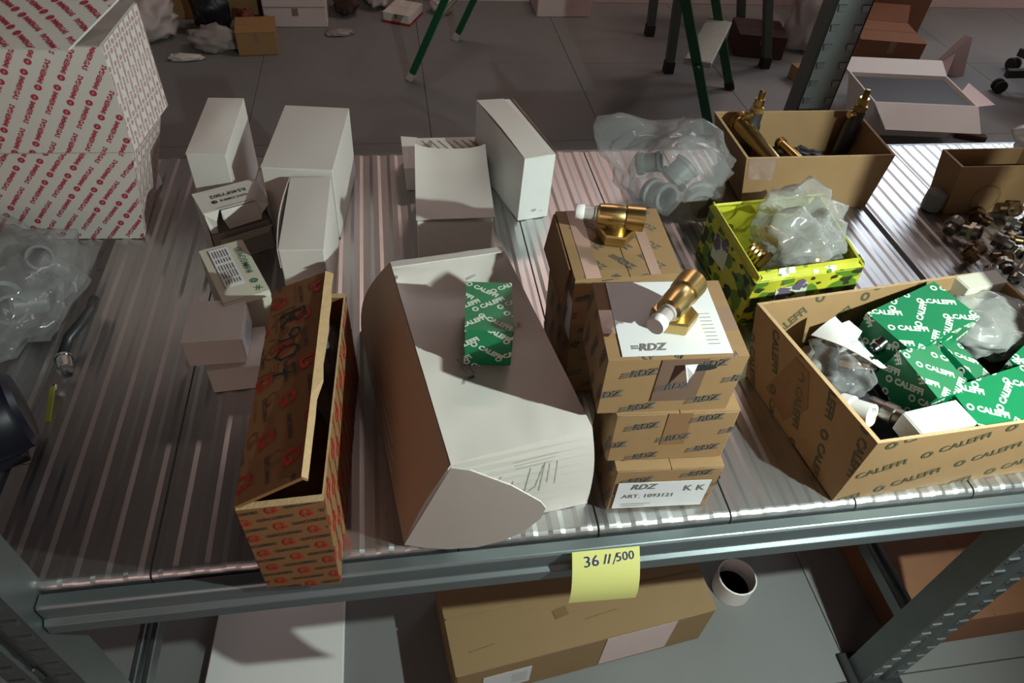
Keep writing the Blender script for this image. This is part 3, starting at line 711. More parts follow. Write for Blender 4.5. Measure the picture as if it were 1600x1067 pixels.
hexa('body', b, tp, 'white_board', t, .0012); fq = faces_of(b, tp); W, H = quad_dims(fq['top'])
print_on('striped_print', fq['top'], [xf2d(rect2d(.09, .0016), 1, -62, (x*.0145, H*.5)) for x in range(-3, 14)], 'ink_grey', t, .0008)
panel('lid_flap', [fq['top'][0]+Vector((0, 0, .001)), fq['top'][0]+Vector((.03, 0, .001)), fq['top'][3]+Vector((.03, 0, .001)), fq['top'][3]+Vector((0, 0, .004))], .001, 'white_board', t)
b = sh([(.150, 1.168, 0), (.205, 1.180, 0), (.257, .990, 0), (.204, .980, 0)]); tp = sh([(.151, 1.170, .121), (.211, 1.176, .121), (.259, .990, .121), (.206, .976, .121)])
t = thing('white_box', 'narrow upright white box with an open side seam, right of the curled-lid box', 'box', (b[1]+b[3])/2)
hexa('body', b, tp, 'white_gloss', t, .0012); fq = faces_of(b, tp)
panel('lid', lift(sub(fq['top'], 0, .82, 0, 1), .0014), .001, 'white_board', t, lambda u, v: .004*math.sin(math.pi*v), 3, 10, True)
panel('side_flap', [fq['right'][3]+Vector((.002, .0, .001)), fq['right'][2]+Vector((.002, 0, .001)), fq['right'][2]+Vector((.010, .004, -.006)), fq['right'][3]+Vector((.006, .002, -.004))], .001, 'kraft_dark', t)
W, H = quad_dims(fq['front']); print_on('black_print', fq['front'], [xf2d(text2d('W'), .008, 0, (W*.5, H*.14)), xf2d(rect2d(.006, .0008), 1, 0, (W*.75, H*.12))], 'ink_grey', t, .0008)

# --- grey bag of fittings at the rear
def elbow(t, p, r0, tr, a0, a1, M, m='plastic_grey', n=10):
    return sweep('pipe_bend', [M @ Vector((r0*math.cos(a0+(a1-a0)*k/n), r0*math.sin(a0+(a1-a0)*k/n), 0))+Vector(p) for k in range(n+1)], tr, m, t, 12)
bg = thing('clear_bag', 'clear plastic bag of grey fittings standing behind the tall taped box', 'bag', (.48, 1.0, S))
crumple('film', (.475, 1.005, S+.070), (.100, .085, .085), 'bag_clear', bg, 11, .28, 1.3, 5, S+.001, [((-.78, .40, .48), .95, 16), ((.3, .3, .7), .1, 4)])
crumple('inner_film', (.480, 1.000, S+.062), (.086, .074, .068), 'bag_clear', bg, 15, .35, 1.7, 5, S+.003)
GF = 'grey plastic fittings in the rear clear bag'
for k, (p, r, a, l) in enumerate((((.445, .975, .045), .026, (70, 10, 20), 'left'), ((.515, .955, .045), .028, (80, 0, -20), 'front right'), ((.500, 1.035, .05), .026, (30, 40, 60), 'rear'), ((.44, 1.04, .07), .018, (20, 70, 0), 'topmost'))):
    f_ = thing('pipe_fitting', 'grey plastic pipe fitting in the rear clear bag, %s one' % l, 'fitting', Vector(p)+Vector((0, 0, S)), [R(x) for x in a], GF)
    lathe('collar', [(r, 0), (r*1.08, .002), (r*1.08, .012), (r*.9, .014), (r*.9, .034), (r, .036), (r, .042), (r*.72, .042), (r*.72, .02)], 'plastic_grey', f_, (0, 0, -.02), (0, 0, 1), 24)
    lathe('bore', [(r*.7, 0), (r*.7, .002)], 'plastic_dark', f_, (0, 0, .0225), (0, 0, 1), 20)

# --- brown open box with brass pipes
b = sh([(.628, 1.150, 0), (.862, 1.150, 0), (.856, .985, 0), (.622, 1.010, 0)]); tp = sh([(.597, 1.162, .100), (.888, 1.162, .100), (.879, 1.000, .100), (.597, .999, .100)])
t = thing('open_carton', 'open brown carton holding brass pipes at the rear of the shelf', 'carton', (b[1]+b[3])/2)
fq, iq = open_box(t, b, tp, .004, 'kraft', edge='kraft_edge'); panel('tape', lift(sub(fq['front'], .02, .20, .55, 1.0), .0006), .0003, 'tape_clear', t)
for k, (p, q, r, l) in enumerate((((.633, 1.140, .100), (.672, 1.020, .070), .0145, 'thick brass pipe lying at the left in the open brown carton'), ((.700, 1.085, .082), (.712, 1.012, .082), .0085, 'thin brass pipe lying in the middle of the open brown carton'))):
    f_ = thing('brass_pipe', l, 'pipe', Vector(p)+Vector((0, 0, S)), group='brass pipes in the open brown carton')
    P, Q = [Vector(a)+Vector((0, 0, S)) for a in (p, q)]; L = (Q-P).length
    lathe('tube', [(r*.8, 0), (r, .001), (r, L), (r*.8, L)], 'brass', f_, P, Q, 24, world=True); lathe('end_collar', [(r, 0), (r*1.2, .001), (r*1.2, .010), (r, .011)], 'brass_dark', f_, P.lerp(Q, .02), Q, 24, world=True)
for k, (x, y, l) in enumerate(((.657, 1.120, 'brass stop tap with a dark body sticking out of the open carton at left'), (.862, 1.120, 'brass stop tap with a dark body sticking out of the open carton at right'))):
    f_ = thing('stop_tap', l, 'valve', (x, y, S+.005), group='stop taps in the open carton')
    lathe('body', [(.012, 0), (.016, .004), (.016, .09), (.013, .098), (.013, .118)], 'plastic_dark', f_, seg=20)
    lathe('gland', [(.011, 0), (.013, .002), (.013, .012), (.009, .014), (.009, .026)], 'brass', f_, (0, 0, .116), (0, 0, 1), 18, hexed=(0, 1, 2)); lathe('spindle', [(.0055, 0), (.0055, .016), (.004, .018)], 'brass_dark', f_, (0, 0, .140), (0, 0, 1), 12)
    tube('side_port', (0, 0, .112), (-.022, -.006, .112), .0075, 'brass', f_, world=False)
for k, (x, y, z, s, m, l) in enumerate(((.755, 1.08, .030, .026, 'bag_black', 'crumpled black plastic wrap lying in the open brown carton'), (.835, 1.03, .022, .018, 'plastic_dark', 'dark lump of wrapping at the front of the open brown carton'))):
    f_ = thing('black_wrap', l, 'wrapping', (x, y, S+.004)); crumple('film', (x, y, S+z+.012), (s*1.7, s*1.4, s), m, f_, 20+k, .4, 2, 4, S+.0045)

# --- yellow and green printed box with bag
c = (.580, .790); b = sh(rect(*c, .176, .176, 1, 0)); tp = sh([(.484, .864, .100), (.676, .884, .100), (.660, .706, .100), (.487, .684, .100)])
t = thing('lemon_box', 'yellow and green printed open box holding a plastic bag', 'box', Vector((c[0], c[1], S)))
fq, iq = open_box(t, b, tp, .004, 'lemon_yellow')
rr = random.Random(8)
def blobs(n, W, H, s0, s1, seed):
    rr = random.Random(seed); out = []
    for k in range(n):
        x, y = rr.uniform(0, W), rr.uniform(0, H); s = rr.uniform(s0, s1); m_ = 7; e = rr.uniform(.4, 1); a0 = rr.uniform(0, 6.3)
        V = [(x+s*math.cos(a)*rr.uniform(.6, 1.2), y+s*e*math.sin(a)*rr.uniform(.6, 1.2)) for a in [a0+2*math.pi*i/m_ for i in range(m_)]]
        out.append((V, [tuple(range(m_))]))
    return out
for k in ('left', 'front', 'right'):
    W, H = quad_dims(fq[k])
    print_on('green_print', fq[k], blobs(26, W, H, .008, .022, 4), 'lemon_green', t, .0005); print_on('dark_print', fq[k], blobs(34, W, H, .004, .015, 9), 'lemon_dark', t, .0008)
    print_on('pale_print', fq[k], [xf2d(rect2d(.05, .045), 1, 10, (W*.38, H*.60))], 'lemon_white', t, .0010); print_on('purple_print', fq[k], [xf2d(z_, 1, 0, (W*.25, H*.45)) for z_ in blobs(9, .045, .045, .004, .011, 5)], 'lemon_purple', t, .0013)
rim = [Vector(p) for p in tp]
for i, (a, b_) in enumerate(((3, 2), (0, 1), (3, 0), (2, 1))):
    P, Q = rim[a], rim[b_]; o = Vector((0, -.010, 0)) if i == 0 else Vector((0, .008, 0)) if i == 1 else Vector((-.002, 0, 0)) if i == 2 else Vector((.002, 0, 0))
    inn = Vector((0, .012, 0)) if i == 0 else Vector((0, -.010, 0)) if i == 1 else Vector((.004, 0, 0)) if i == 2 else Vector((-.004, 0, 0))
    rq = [P+o*.1+Vector((0, 0, -.002)), Q+o*.1+Vector((0, 0, -.002)), Q+inn+Vector((0, 0, .008)), P+inn+Vector((0, 0, .008))]
    panel('folded_rim', rq, .003, 'lemon_yellow', t, lambda u, v: .002*math.sin(math.pi*v), 6, 3)
    W, H = quad_dims(rq); print_on('rim_print', rq, blobs(5, W, H, .005, .014, 30+i), 'lemon_white', t, .0022); print_on('rim_print', rq, blobs(5, W, H, .003, .008, 40+i), 'lemon_green', t, .0026)
bg = thing('clear_bag', 'milky crumpled plastic bag heaped in the yellow and green box', 'bag', (.60, .79, S+.005))
crumple('film', (.595, .790, S+.095), (.066, .062, .054), 'bag_milky', bg, 31, .75, 1.6, 5, S+.006, [((.10, .6, .8), .45, 9), ((.95, .25, .25), .35, 12), ((-.6, -.7, .2), .15, 8), ((.7, -.7, .1), .2, 10)])
crumple('film_fold', (.605, .770, S+.098), (.050, .046, .034), 'bag_clear', bg, 37, .9, 2.0, 5, S+.03)
for k, (p, q, r, l) in enumerate((((.515, .775, .088), (.530, .755, .080), .013, 'ribbed brass fitting by the left wall of the yellow box'), ((.545, .80, .10), (.57, .765, .098), .011, 'brass fitting inside the milky bag'), ((.60, .74, .09), (.62, .715, .085), .012, 'brass fitting near the front of the yellow box'))):
    P, Q = [Vector(a)+Vector((0, 0, S)) for a in (p, q)]; f_ = thing('brass_fitting', l, 'fitting', P, group='brass fittings in the yellow box'); L = (Q-P).length
    pr = [(r*.7, 0)]+[(r*(1+.12*(j % 2)), L*(j+.5)/8) for j in range(8)]+[(r*.7, L)]
    lathe('thread', pr, 'brass', f_, P, Q, 20, world=True); lathe('nut', [(r*1.25, 0), (r*1.3, .001), (r*1.3, .007), (r*1.2, .008)], 'brass_dark', f_, Q, Q+(Q-P), 18, hexed=(0, 1, 2, 3), world=True, smooth=False)

# --- big kraft carton with green boxes (right)
b = sh([(.470, .602, 0), (.835, .640, 0), (.866, .415, 0), (.500, .396, 0)]); tp = sh([(.455, .622, .119), (.832, .664, .119), (.868, .414, .119), (.502, .393, .119)])
t = thing('open_carton', 'wide open brown carton full of green boxes and loose fittings, at the front right', 'carton', (b[1]+b[3])/2)
fq, iq = open_box(t, b, tp, .0045, 'kraft', edge='kraft_edge')
CK = xf2d(join2d(xf2d(text2d('CALEFFI', .025), .017, 0, (.008, 0)), xf2d(ring2d(.25, .5), .014, 0, (-.036, 0))), 1)
for q, a in ((fq['left'], -75), (fq['front'], 20), (iq['back'], 40), (iq['right'], 20)):
    W, H = quad_dims(q); print_on('dark_print', q, pattern(CK, W, H, a, .098, .052, False), 'ink_olive', t, .0007)
plate('tape', [bil(lift(fq['left'], .0007), *p) for p in ((.22, .20), (.45, .10), (.58, .55), (.50, .92), (.38, .92))], .0003, 'kraft_dark', t)
GB = 'green printed boxes'
green_box('large green printed box at the rear of the wide carton, catching the light', (.672, .584, S+.066), (.128, .074, .056), (R(2), R(-4), R(20)), CAL, .052, .026)
green_box('green printed box on edge in the middle of the wide carton', (.632, .502, S+.058), (.066, .072, .054), (R(8), R(8), R(14)), CAL, .052, .026)
green_box('green printed box on its side, wedged against the one on edge in the wide carton', (.690, .522, S+.052), (.036, .080, .050), (R(4), R(14), R(14)), CAL, .05, .024)
green_box('green printed box nearest the front right corner of the wide carton', (.715, .462, S+.052), (.125, .066, .050), (R(10), R(-2), R(12)), CAL, .052, .026)
green_box('green printed box at the right edge of the wide carton', (.812, .508, S+.056), (.075, .060, .050), (R(0), R(-6), R(30)), CAL, .052, .026)
for k, (lab, lo, hi, yaw) in enumerate((('plain white card box lying at the front of the wide carton', (.606, .428, .078), (.078, .036, .030), 9), ('small cream box in the rear corner of the wide carton', (.80, .645, .07), (.07, .028, .05), 8), ('small white block beside the rear green box', (.575, .585, .07), (.026, .024, .030), 20))):
    x, y, z = lo; w_, d_, h_ = hi; b = sh(rect(x, y, w_, d_, yaw, z)); tp = sh(rect(x, y, w_, d_, yaw, z+h_))
    f_ = thing('white_card_box', lab, 'box', Vector((x, y, S+z))); hexa('body', b, tp, 'white_gloss' if k != 1 else 'cream_board', f_, .0015); q = lift(faces_of(b, tp)['top'], .0004); panel('lid', sub(q, .02, .98, .02, .98), .0006, 'white_gloss' if k != 1 else 'cream_board', f_)
bg = thing('clear_bag', 'milky plastic bag of parts at the right end of the wide carton', 'bag', (.79, .585, S+.006))
crumple('film', (.785, .590, S+.085), (.060, .052, .042), 'bag_milky', bg, 41, .3, 1.5, 5, S+.007)
f_ = thing('drain_trap', 'round grey plastic trap inside the milky bag in the wide carton', 'fitting', (.785, .595, S+.06)); lathe('cap_body', [(.030, 0), (.034, .004), (.034, .02), (.028, .026), (.010, .028)], 'plastic_grey', f_, seg=24); lathe('boss', [(.012, 0), (.012, .008), (.008, .010)], 'plastic_dark', f_, (0, 0, .027), (0, 0, 1), 16)
bg = thing('shiny_wrap', 'shiny crumpled clear wrap at the left in the wide carton', 'wrapping', (.545, .54, S+.02))
crumple('film', (.548, .545, S+.078), (.036, .050, .032), 'bag_clear', bg, 52, .5, 2.0, 5, S+.02)
panel('folded_sheet', sh([(.520, .580, .098), (.565, .505, .115), (.590, .515, .106), (.552, .592, .112)]), .0008, 'white_gloss', bg, lambda u, v: .006*math.sin(3*u+2*v), 6, 6, True)
PG = 'loose fittings in the wide carton'
for k, (p, q, r, m, lab) in enumerate((((.520, .500, .06), (.545, .455, .085), .014, 'plastic_white', 'white plastic tube end near the left wall of the wide carton'),
        ((.560, .480, .075), (.585, .430, .092), .011, 'dull_metal', 'dull metal tube lying left of the white card box'),
        ((.575, .450, .088), (.583, .432, .090), .007, 'brass', 'tiny brass plug beside the white card box'),
        ((.530, .560, .055), (.590, .600, .080), .010, 'plastic_grey', 'grey rod lying under the shiny wrap'),
        ((.555, .545, .08), (.575, .52, .10), .011, 'chrome', 'chrome ring fitting in the shiny wrap'),
        ((.598, .555, .09), (.612, .560, .10), .009, 'chrome', 'small chrome nut beside the rear green box'),
        ((.545, .425, .05), (.575, .410, .055), .012, 'dull_metal', 'metal elbow in the front left corner of the wide carton'))):
    P, Q = [Vector(a)+Vector((0, 0, S)) for a in (p, q)]; L = (Q-P).length; f_ = thing('loose_fitting', lab, 'fitting', P, group=PG)
    lathe('tube', [(r*.7, .004), (r*.7, 0), (r, 0), (r, L), (r*.75, L), (r*.75, L-.006)], m, f_, P, Q, 20, world=True); lathe('collar', [(r, 0), (r*1.18, .001), (r*1.18, L*.25), (r, L*.27)], m, f_, P.lerp(Q, .3), Q, 20, world=True)
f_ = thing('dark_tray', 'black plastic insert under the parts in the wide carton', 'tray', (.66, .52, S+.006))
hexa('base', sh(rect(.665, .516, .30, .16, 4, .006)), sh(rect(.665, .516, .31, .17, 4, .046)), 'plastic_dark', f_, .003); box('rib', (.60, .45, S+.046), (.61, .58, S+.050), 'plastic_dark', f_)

# --- right bay: kraft carton, pile of fittings
b = sh(rect(1.082, .985, .16, .055, 0, 0)); tp = sh(rect(1.072, .990, .172, .060, 0, .098))
t = thing('kraft_carton', 'open brown carton with a round stain, standing behind the loose metal fittings', 'carton', Vector((1.08, .985, S)))
fq, iq = open_box(t, b, tp, .004, 'kraft'); print_on('round_mark', fq['front'], [xf2d(ring2d(.42, .5, 28), .062, 0, (.075, .03))], 'kraft_dark', t, .0007)
FG = 'loose metal fittings heaped on the right bay'; rr = random.Random(21); n = 0
spots = []
for k in range(60):
    x = rr.uniform(.955, 1.19); y = .80+rr.uniform(-.05, .125)+(x-.95)*.10
    if all((x-a)**2+(y-b_)**2 > .023**2 for a, b_ in spots) and not (x < 1.0 and y > .91): spots.append((x, y))
word = ['dull metal coupling', 'bronze elbow', 'steel nut', 'bright chrome union', 'dark bronze tee']
for k, (x, y) in enumerate(spots):
    r = rr.uniform(.010, .015); z = r*1.2; kd_ = k % 5; m = ('dull_metal', 'bronze', 'dull_metal', 'chrome', 'bronze')[kd_]
    f_ = thing('metal_fitting', ('%s among the loose fittings heaped on the right part of the shelf' % word[kd_]), 'fitting', (x, y, S+z+.004), (R(rr.uniform(60, 120)), R(rr.uniform(-20, 20)), R(rr.uniform(0, 360))), FG)
    L = rr.uniform(.022, .036)
    lathe('sleeve', [(r*.7, .004), (r*.7, 0), (r, 0), (r, L*.4), (r*.8, L*.45), (r*.8, L), (r*.55, L), (r*.55, L-.005)], m, f_, (0, 0, -L/2), (0, 0, 1), 16)
    lathe('nut', [(r*1.1, 0), (r*1.18, .001), (r*1.18, L*.3), (r*1.1, L*.32)], m, f_, (0, 0, -L*.2), (0, 0, 1), 18, hexed=(0, 1, 2, 3), smooth=False)
    if kd_ in (1, 4): tube('branch', (0, 0, 0), (r*2.0, 0, 0), r*.75, m, f_, 14, False)
f_ = thing('pipe_stopper', 'round grey pipe stopper standing on the ribbed shelf left of the loose fittings', 'stopper', (.985, .976, S)); lathe('knob_body', [(.011, 0), (.017, .002), (.018, .012), (.018, .034), (.015, .038), (.006, .039)], 'plastic_grey', f_, seg=24); lathe('knob_base', [(.012, 0), (.012, .004)], 'plastic_dark', f_, (0, 0, -.0001), (0, 0, 1), 18)
f_ = thing('clear_bag', 'grey plastic bag corner at the rear of the right bay', 'bag', (1.36, 1.17, S)); crumple('film', (1.36, 1.16, S+.03), (.07, .05, .035), 'bag_opaque', f_, 61, .4, 1.6, 4, S+.001)
f_ = thing('clear_bag', 'dark clear bag lying in front of the loose fittings', 'bag', (1.12, .76, S)); crumple('film', (1.13, .76, S+.02), (.09, .05, .022), 'bag_clear', f_, 66, .4, 1.6, 5, S+.001)

# --- left bay: bag with fittings, navy motor
bg = thing('clear_bag', 'crumpled clear bag of grey fittings lying below the red lettered cartons', 'bag', (-.55, .80, S))
crumple('film', (-.545, .815, S+.040), (.105, .135, .050), 'bag_clear', bg, 71, .42, 1.7, 5, S+.001)
crumple('inner_film', (-.54, .82, S+.032), (.090, .115, .040), 'bag_clear', bg, 75, .5, 2.2, 5, S+.002)
GL_ = 'grey fittings in the bag at the left'
for k, (p, a, r, lab) in enumerate((((-.515, .775, .046), (80, 20, 35), .024, 'large curved'), ((-.50, .865, .046), (40, 40, 0), .020, 'rear right'), ((-.575, .87, .046), (70, 10, 70), .024, 'rear left'), ((-.575, .73, .046), (30, 60, 10), .022, 'front left'))):
    f_ = thing('pipe_fitting', '%s grey pipe fitting in the bag at the far left' % lab, 'fitting', Vector(p)+Vector((0, 0, S)), [R(v) for v in a], GL_)
    lathe('collar', [(r, 0), (r*1.1, .002), (r*1.1, .014), (r*.88, .016), (r*.88, .05), (r*.7, .05), (r*.7, .02)], 'plastic_grey', f_, (0, 0, -.025), (0, 0, 1), 22); tube('branch', (0, 0, .01), (r*1.9, 0, .01), r*.7, 'plastic_grey', f_, world=False)
f_ = thing('silver_sleeve', 'small silver threaded sleeve between the left bag and the ribbed shelf', 'fitting', (-.432, .690, S+.010), (0, 0, R(-70)))
lathe('sleeve', [(.006, 0)]+[(.009+.0008*(j % 2), .003*j) for j in range(8)]+[(.006, .022)], 'chrome', f_, (-.011, 0, 0), (1, 0, 0), 18); lathe('collar', [(.010, 0), (.011, .001), (.011, .004)], 'chrome', f_, (-.014, 0, 0), (1, 0, 0), 18)
sweep('cable', [(0, 0, 0)]*0+[(-.02, .0, .0), (-.035, .012, .012), (-.05, .03, .018), (-.075, .045, .016), (-.10, .05, .012)], .007, 'plastic_dark', f_, world=False)
t = thing('navy_motor', 'dark navy pump motor at the left edge of the shelf', 'motor', (-.475, .565, S), (0, 0, R(28)))
lathe('motor_can', [(.040, 0), (.048, .004), (.050, .012), (.050, .075), (.047, .080), (.047, .086), (.040, .092), (.014, .094)], 'plastic_navy', t, (-.045, 0, .052), (1, 0, .052), 40)
lathe('rib_ring', [(.0505, 0), (.0520, .001), (.0520, .006), (.0505, .007)], 'plastic_navy', t, (-.008, 0, .052), (1, 0, .052), 40)
hexa('terminal_box', rect(-.055, .012, .06, .06, 0, .055), rect(-.058, .012, .05, .05, 0, .112), 'plastic_navy', t, .006, False, 2)
hexa('foot', rect(0, 0, .06, .07, 0, 0), rect(0, 0, .05, .06, 0, .012), 'plastic_navy', t, .002, False); box('red_button', (-.05, .015, .112), (-.032, .033, .118), 'plastic_red', t, .002, False)
t = thing('lime_strip', 'thin lime green plastic strip beside the navy motor', 'strip', (-.435, .625, S+.004)); panel('strip', [(-.440, .655, S+.006), (-.434, .655, S+.008), (-.425, .600, S+.006), (-.431, .600, S+.004)], .0015, 'plastic_lime', t); tube('pin', (-.437, .652, S+.004), (-.437, .66, S+.006), .003, 'chrome', t)

# --- yellow sticky note on the beam
t = thing('sticky_note', 'yellow sticky note with blue handwriting on the front beam', 'note', (.21, YF-.02, S-.04))
q = [Vector((.170, .333, S-.068)), Vector((.252, .333, S-.074)), Vector((.2495, .3655, S-.004)), Vector((.171, .3655, S-.002))]
panel('paper', q, .0004, 'paper_yellow', t, lambda u, v: .005*math.sin(math.pi*v)-.006*(1-v)**4, 6, 12, True)
W, H = quad_dims(q)
print_on('handwriting', q, [xf2d(text2d('36', .0), .019, 4, (W*.28, H*.83)), xf2d(text2d('500', .0), .015, 4, (W*.78, H*.87)), stroke2d([(W*.47, H*.78), (W*.50, H*.93)], .0016), stroke2d([(W*.53, H*.78), (W*.56, H*.93)], .0016), stroke2d([(W*.60, H*.76), (W*.66, H*.94)], .0009)], 'ink_blue', t, .0006, f=lambda u, v: .005*math.sin(math.pi*v)-.006*(1-v)**4)

# ================================================================== ON THE FLOOR UNDER THE RACK
b = [Vector(p) for p in ((.030, .610, 0), (.512, .630, 0), (.524, .476, 0), (.052, .418, 0))]; tp = [p+Vector((0, 0, .128)) for p in b]
t = thing('floor_carton', 'long flat brown carton on the floor under the shelf', 'carton', (b[1]+b[3])/2)
hexa('body', b, tp, 'kraft_floor', t, .003); fq = faces_of(b, tp); q = lift(fq['top'], .0008)
panel('lid_flap', sub(q, 0, 1, 0, .49), .001, 'kraft_floor', t); panel('lid_flap', sub(q, 0, 1, .51, 1), .001, 'kraft_floor', t)
panel('label', lift(sub(fq['front'], .10, .28, .18, .72), .001), .0004, 'paper_white', t); panel('label', lift(sub(fq['front'], .56, .84, .08, .98), .001), .0004, 'pink_carton', t)
lq = lift(sub(fq['front'], .10, .28, .18, .72), .0012); W, H = quad_dims(lq)
print_on('black_print', lq, [xf2d(rect2d(.028, .0014), 1, 0, (W*.76, H*(.25+.12*k))) for k in range(5)], 'ink_grey', t, .0003)
print_on('dark_print', q, [xf2d(rect2d(.026, .016), 1, 10, (.20, .06)), stroke2d([(.03, .03), (.075, .034)], .0014), stroke2d([(.24, .04), (.30, .045)], .0016), stroke2d([(.33, .125), (.345, .10), (.352, .085)], .003)], 'kraft_dark', t, .0014)
t = thing('white_board_sheet', 'white cardboard sheet lying on the floor under the long red-printed box', 'sheet', (-.25, .56, 0))
hexa('board', [(-.362, .70, .0), (-.138, .69, .0), (-.140, .42, .0), (-.378, .44, .0)], [(-.362, .70, .018), (-.138, .69, .018), (-.140, .42, .018), (-.378, .44, .018)], 'sheet_white', t, .002); panel('fold', [(-.374, .46, .0185), (-.142, .442, .0185), (-.141, .444, .0189), (-.374, .462, .0189)], .0003, 'grey_board', t)
t = thing('white_ring', 'short white plastic ring standing on the floor beside the long brown carton', 'ring', (.622, .566, 0))
lathe('wall', [(.036, 0), (.0385, .001), (.0385, .049), (.037, .05), (.0355, .05), (.0355, .004)], 'plastic_white', t, seg=32); lathe('base', [(.0354, .001), (.0354, .004)], 'floor_tile', t, seg=28)
BB = 'brown cartons on the floor by the right post'
for k, (x, y, w_, d_, h_, m, yaw, lab) in enumerate(((1.045, .70, .31, .58, .11, 'brown_carton', 1, 'low dark brown carton on the floor behind the right front post'), (1.40, .60, .28, .40, .30, 'brown_dark', -4, 'dark brown carton on the floor beyond the right front post'))):
    b = rect(x, y, w_, d_, yaw, 0); tp = rect(x, y, w_, d_, yaw, h_); t = thing('floor_carton', lab, 'carton', (x, y, 0), group=BB); hexa('body', b, tp, m, t, .003); q = lift(faces_of(b, tp)['top'], .0008); panel('lid_flap', sub(q, 0, .495, 0, 1), .001, m, t); panel('lid_flap', sub(q, .505, 1, 0, 1), .001, m, t)

# ================================================================== BACKGROUND
# --- green A-frame step ladder
t = thing('step_ladder', 'green metal step ladder standing on the floor behind the shelf', 'ladder', (.76, 2.75, 0))
F1, F2, A, B = Vector((.085, 2.80, 0)), Vector((.305, 3.19, 0)), Vector((1.21, 2.33, 0)), Vector((1.43, 2.70, 0))
hv = Vector((1.125, -.47, 0)).normalized(); dp = Vector((.22, .39, 0)).normalized()
H_ = 1.36
ap1 = (F1+A)/2+Vector((0, 0, H_)); ap2 = (F2+B)/2+Vector((0, 0, H_))
for f, a, m, fm in ((F1, ap1, 'ladder_green', 'foot_beige'), (F2, ap2, 'ladder_green', 'foot_beige')):
    d = (a-f).normalized(); bar('leg', f+d*.03, a, .026, .022, m, t, hv); bar('leg_cap', f+Vector((0, 0, .001)), f+d*.035, .030, .026, fm, t, hv)
for f, a in ((A, ap1), (B, ap2)):
    d = (a-f).normalized(); bar('stile', f+d*.03, a, .034, .022, 'ladder_green', t, hv); bar('leg_cap', f+Vector((0, 0, .001)), f+d*.035, .038, .026, 'rubber', t, hv)
for k in range(1, 6):
    s = (.02+.23*k)/H_; P, Q = A.lerp(ap1, s), B.lerp(ap2, s)
    hexa('tread', [P-hv*.055, Q-hv*.055, Q+hv*.045, P+hv*.045], [p+Vector((0, 0, .022)) for p in (P-hv*.055, Q-hv*.055, Q+hv*.045, P+hv*.045)], 'tread_steel', t, .003)
    tube('tread_bolt', P-dp*.03, P+dp*.012, .012, 'ladder_green', t)
for s in (.18, .55): tube('cross_brace', F1.lerp(ap1, s), F2.lerp(ap2, s+.10), .009, 'ladder_brace', t)
# --- grey bench legs
t = thing('work_bench', 'grey-green work bench with slanting legs behind the ladder', 'bench', (1.45, 3.05, 0))
for f, d in (((1.203, 2.864), (-.067, 0)), ((1.672, 2.913), (-.09, 0)), ((1.23, 3.25), (-.06, 0)), ((1.70, 3.30), (-.08, 0))):
    p = Vector((*f, 0)); q = p+Vector((d[0]*(2.5 if f[0] > 1.5 else 1), 0, .76)); bar('leg', p+Vector((0, 0, .04)), q, .034, .034, 'bench_grey', t); bar('leg_cap', p, p+Vector((0, 0, .05)), .040, .040, 'rubber', t)
box('bench_top', (1.14, 2.84, .76), (1.70, 3.36, .79), 'tan_carton', t, .004)
# --- cartons and rubbish along the back wall
def bcart(label, x, y, w_, d_, h_, yaw, m, z=0, name='storage_carton', group='cartons along the back wall'):
    b = rect(x, y, w_, d_, yaw, z); tp = rect(x, y, w_, d_, yaw, z+h_); t = thing(name, label, 'carton', (x, y, z), group=group); hexa('body', b, tp, m, t, .004); fq = faces_of(b, tp)
    q = lift(fq['top'], .001); panel('lid_flap', sub(q, 0, 1, 0, .49), .0015, m, t); panel('lid_flap', sub(q, 0, 1, .51, 1), .0015, m, t); panel('tape', lift(sub(fq['front'], .45, .55, .6, 1), .001), .0005, 'tape_clear', t)
    return t, fq
bcart('pinkish white carton on the floor by the back wall, lower of the stacked two', -.39, 3.44, .27, .26, .082, 1, 'pink_carton'); bcart('pinkish white carton by the back wall, upper of the stacked two', -.392, 3.44, .27, .26, .10, 2, 'pink_carton', .085)
bcart('pinkish white carton standing alone by the back wall', .855, 3.54, .265, .17, .20, 1, 'pink_carton')
bcart('squat tan cardboard box at the right end of the rubbish heap', -.53, 3.10, .16, .16, .095, 6, 'tan_carton'); bcart('orange-brown carton behind the rubbish heap', -.80, 3.50, .50, .22, .26, 0, 'tan_carton')
t, fq = bcart('flat white and red box on the floor by the back wall', .085, 3.43, .13, .17, .045, -24, 'white_board'); panel('red_stripe', lift(sub(fq['front'], 0, 1, 0, .25), .0012), .0006, 'ink_redbox', t); panel('red_stripe', lift(sub(fq['right'], 0, 1, 0, .25), .0012), .0006, 'ink_redbox', t)
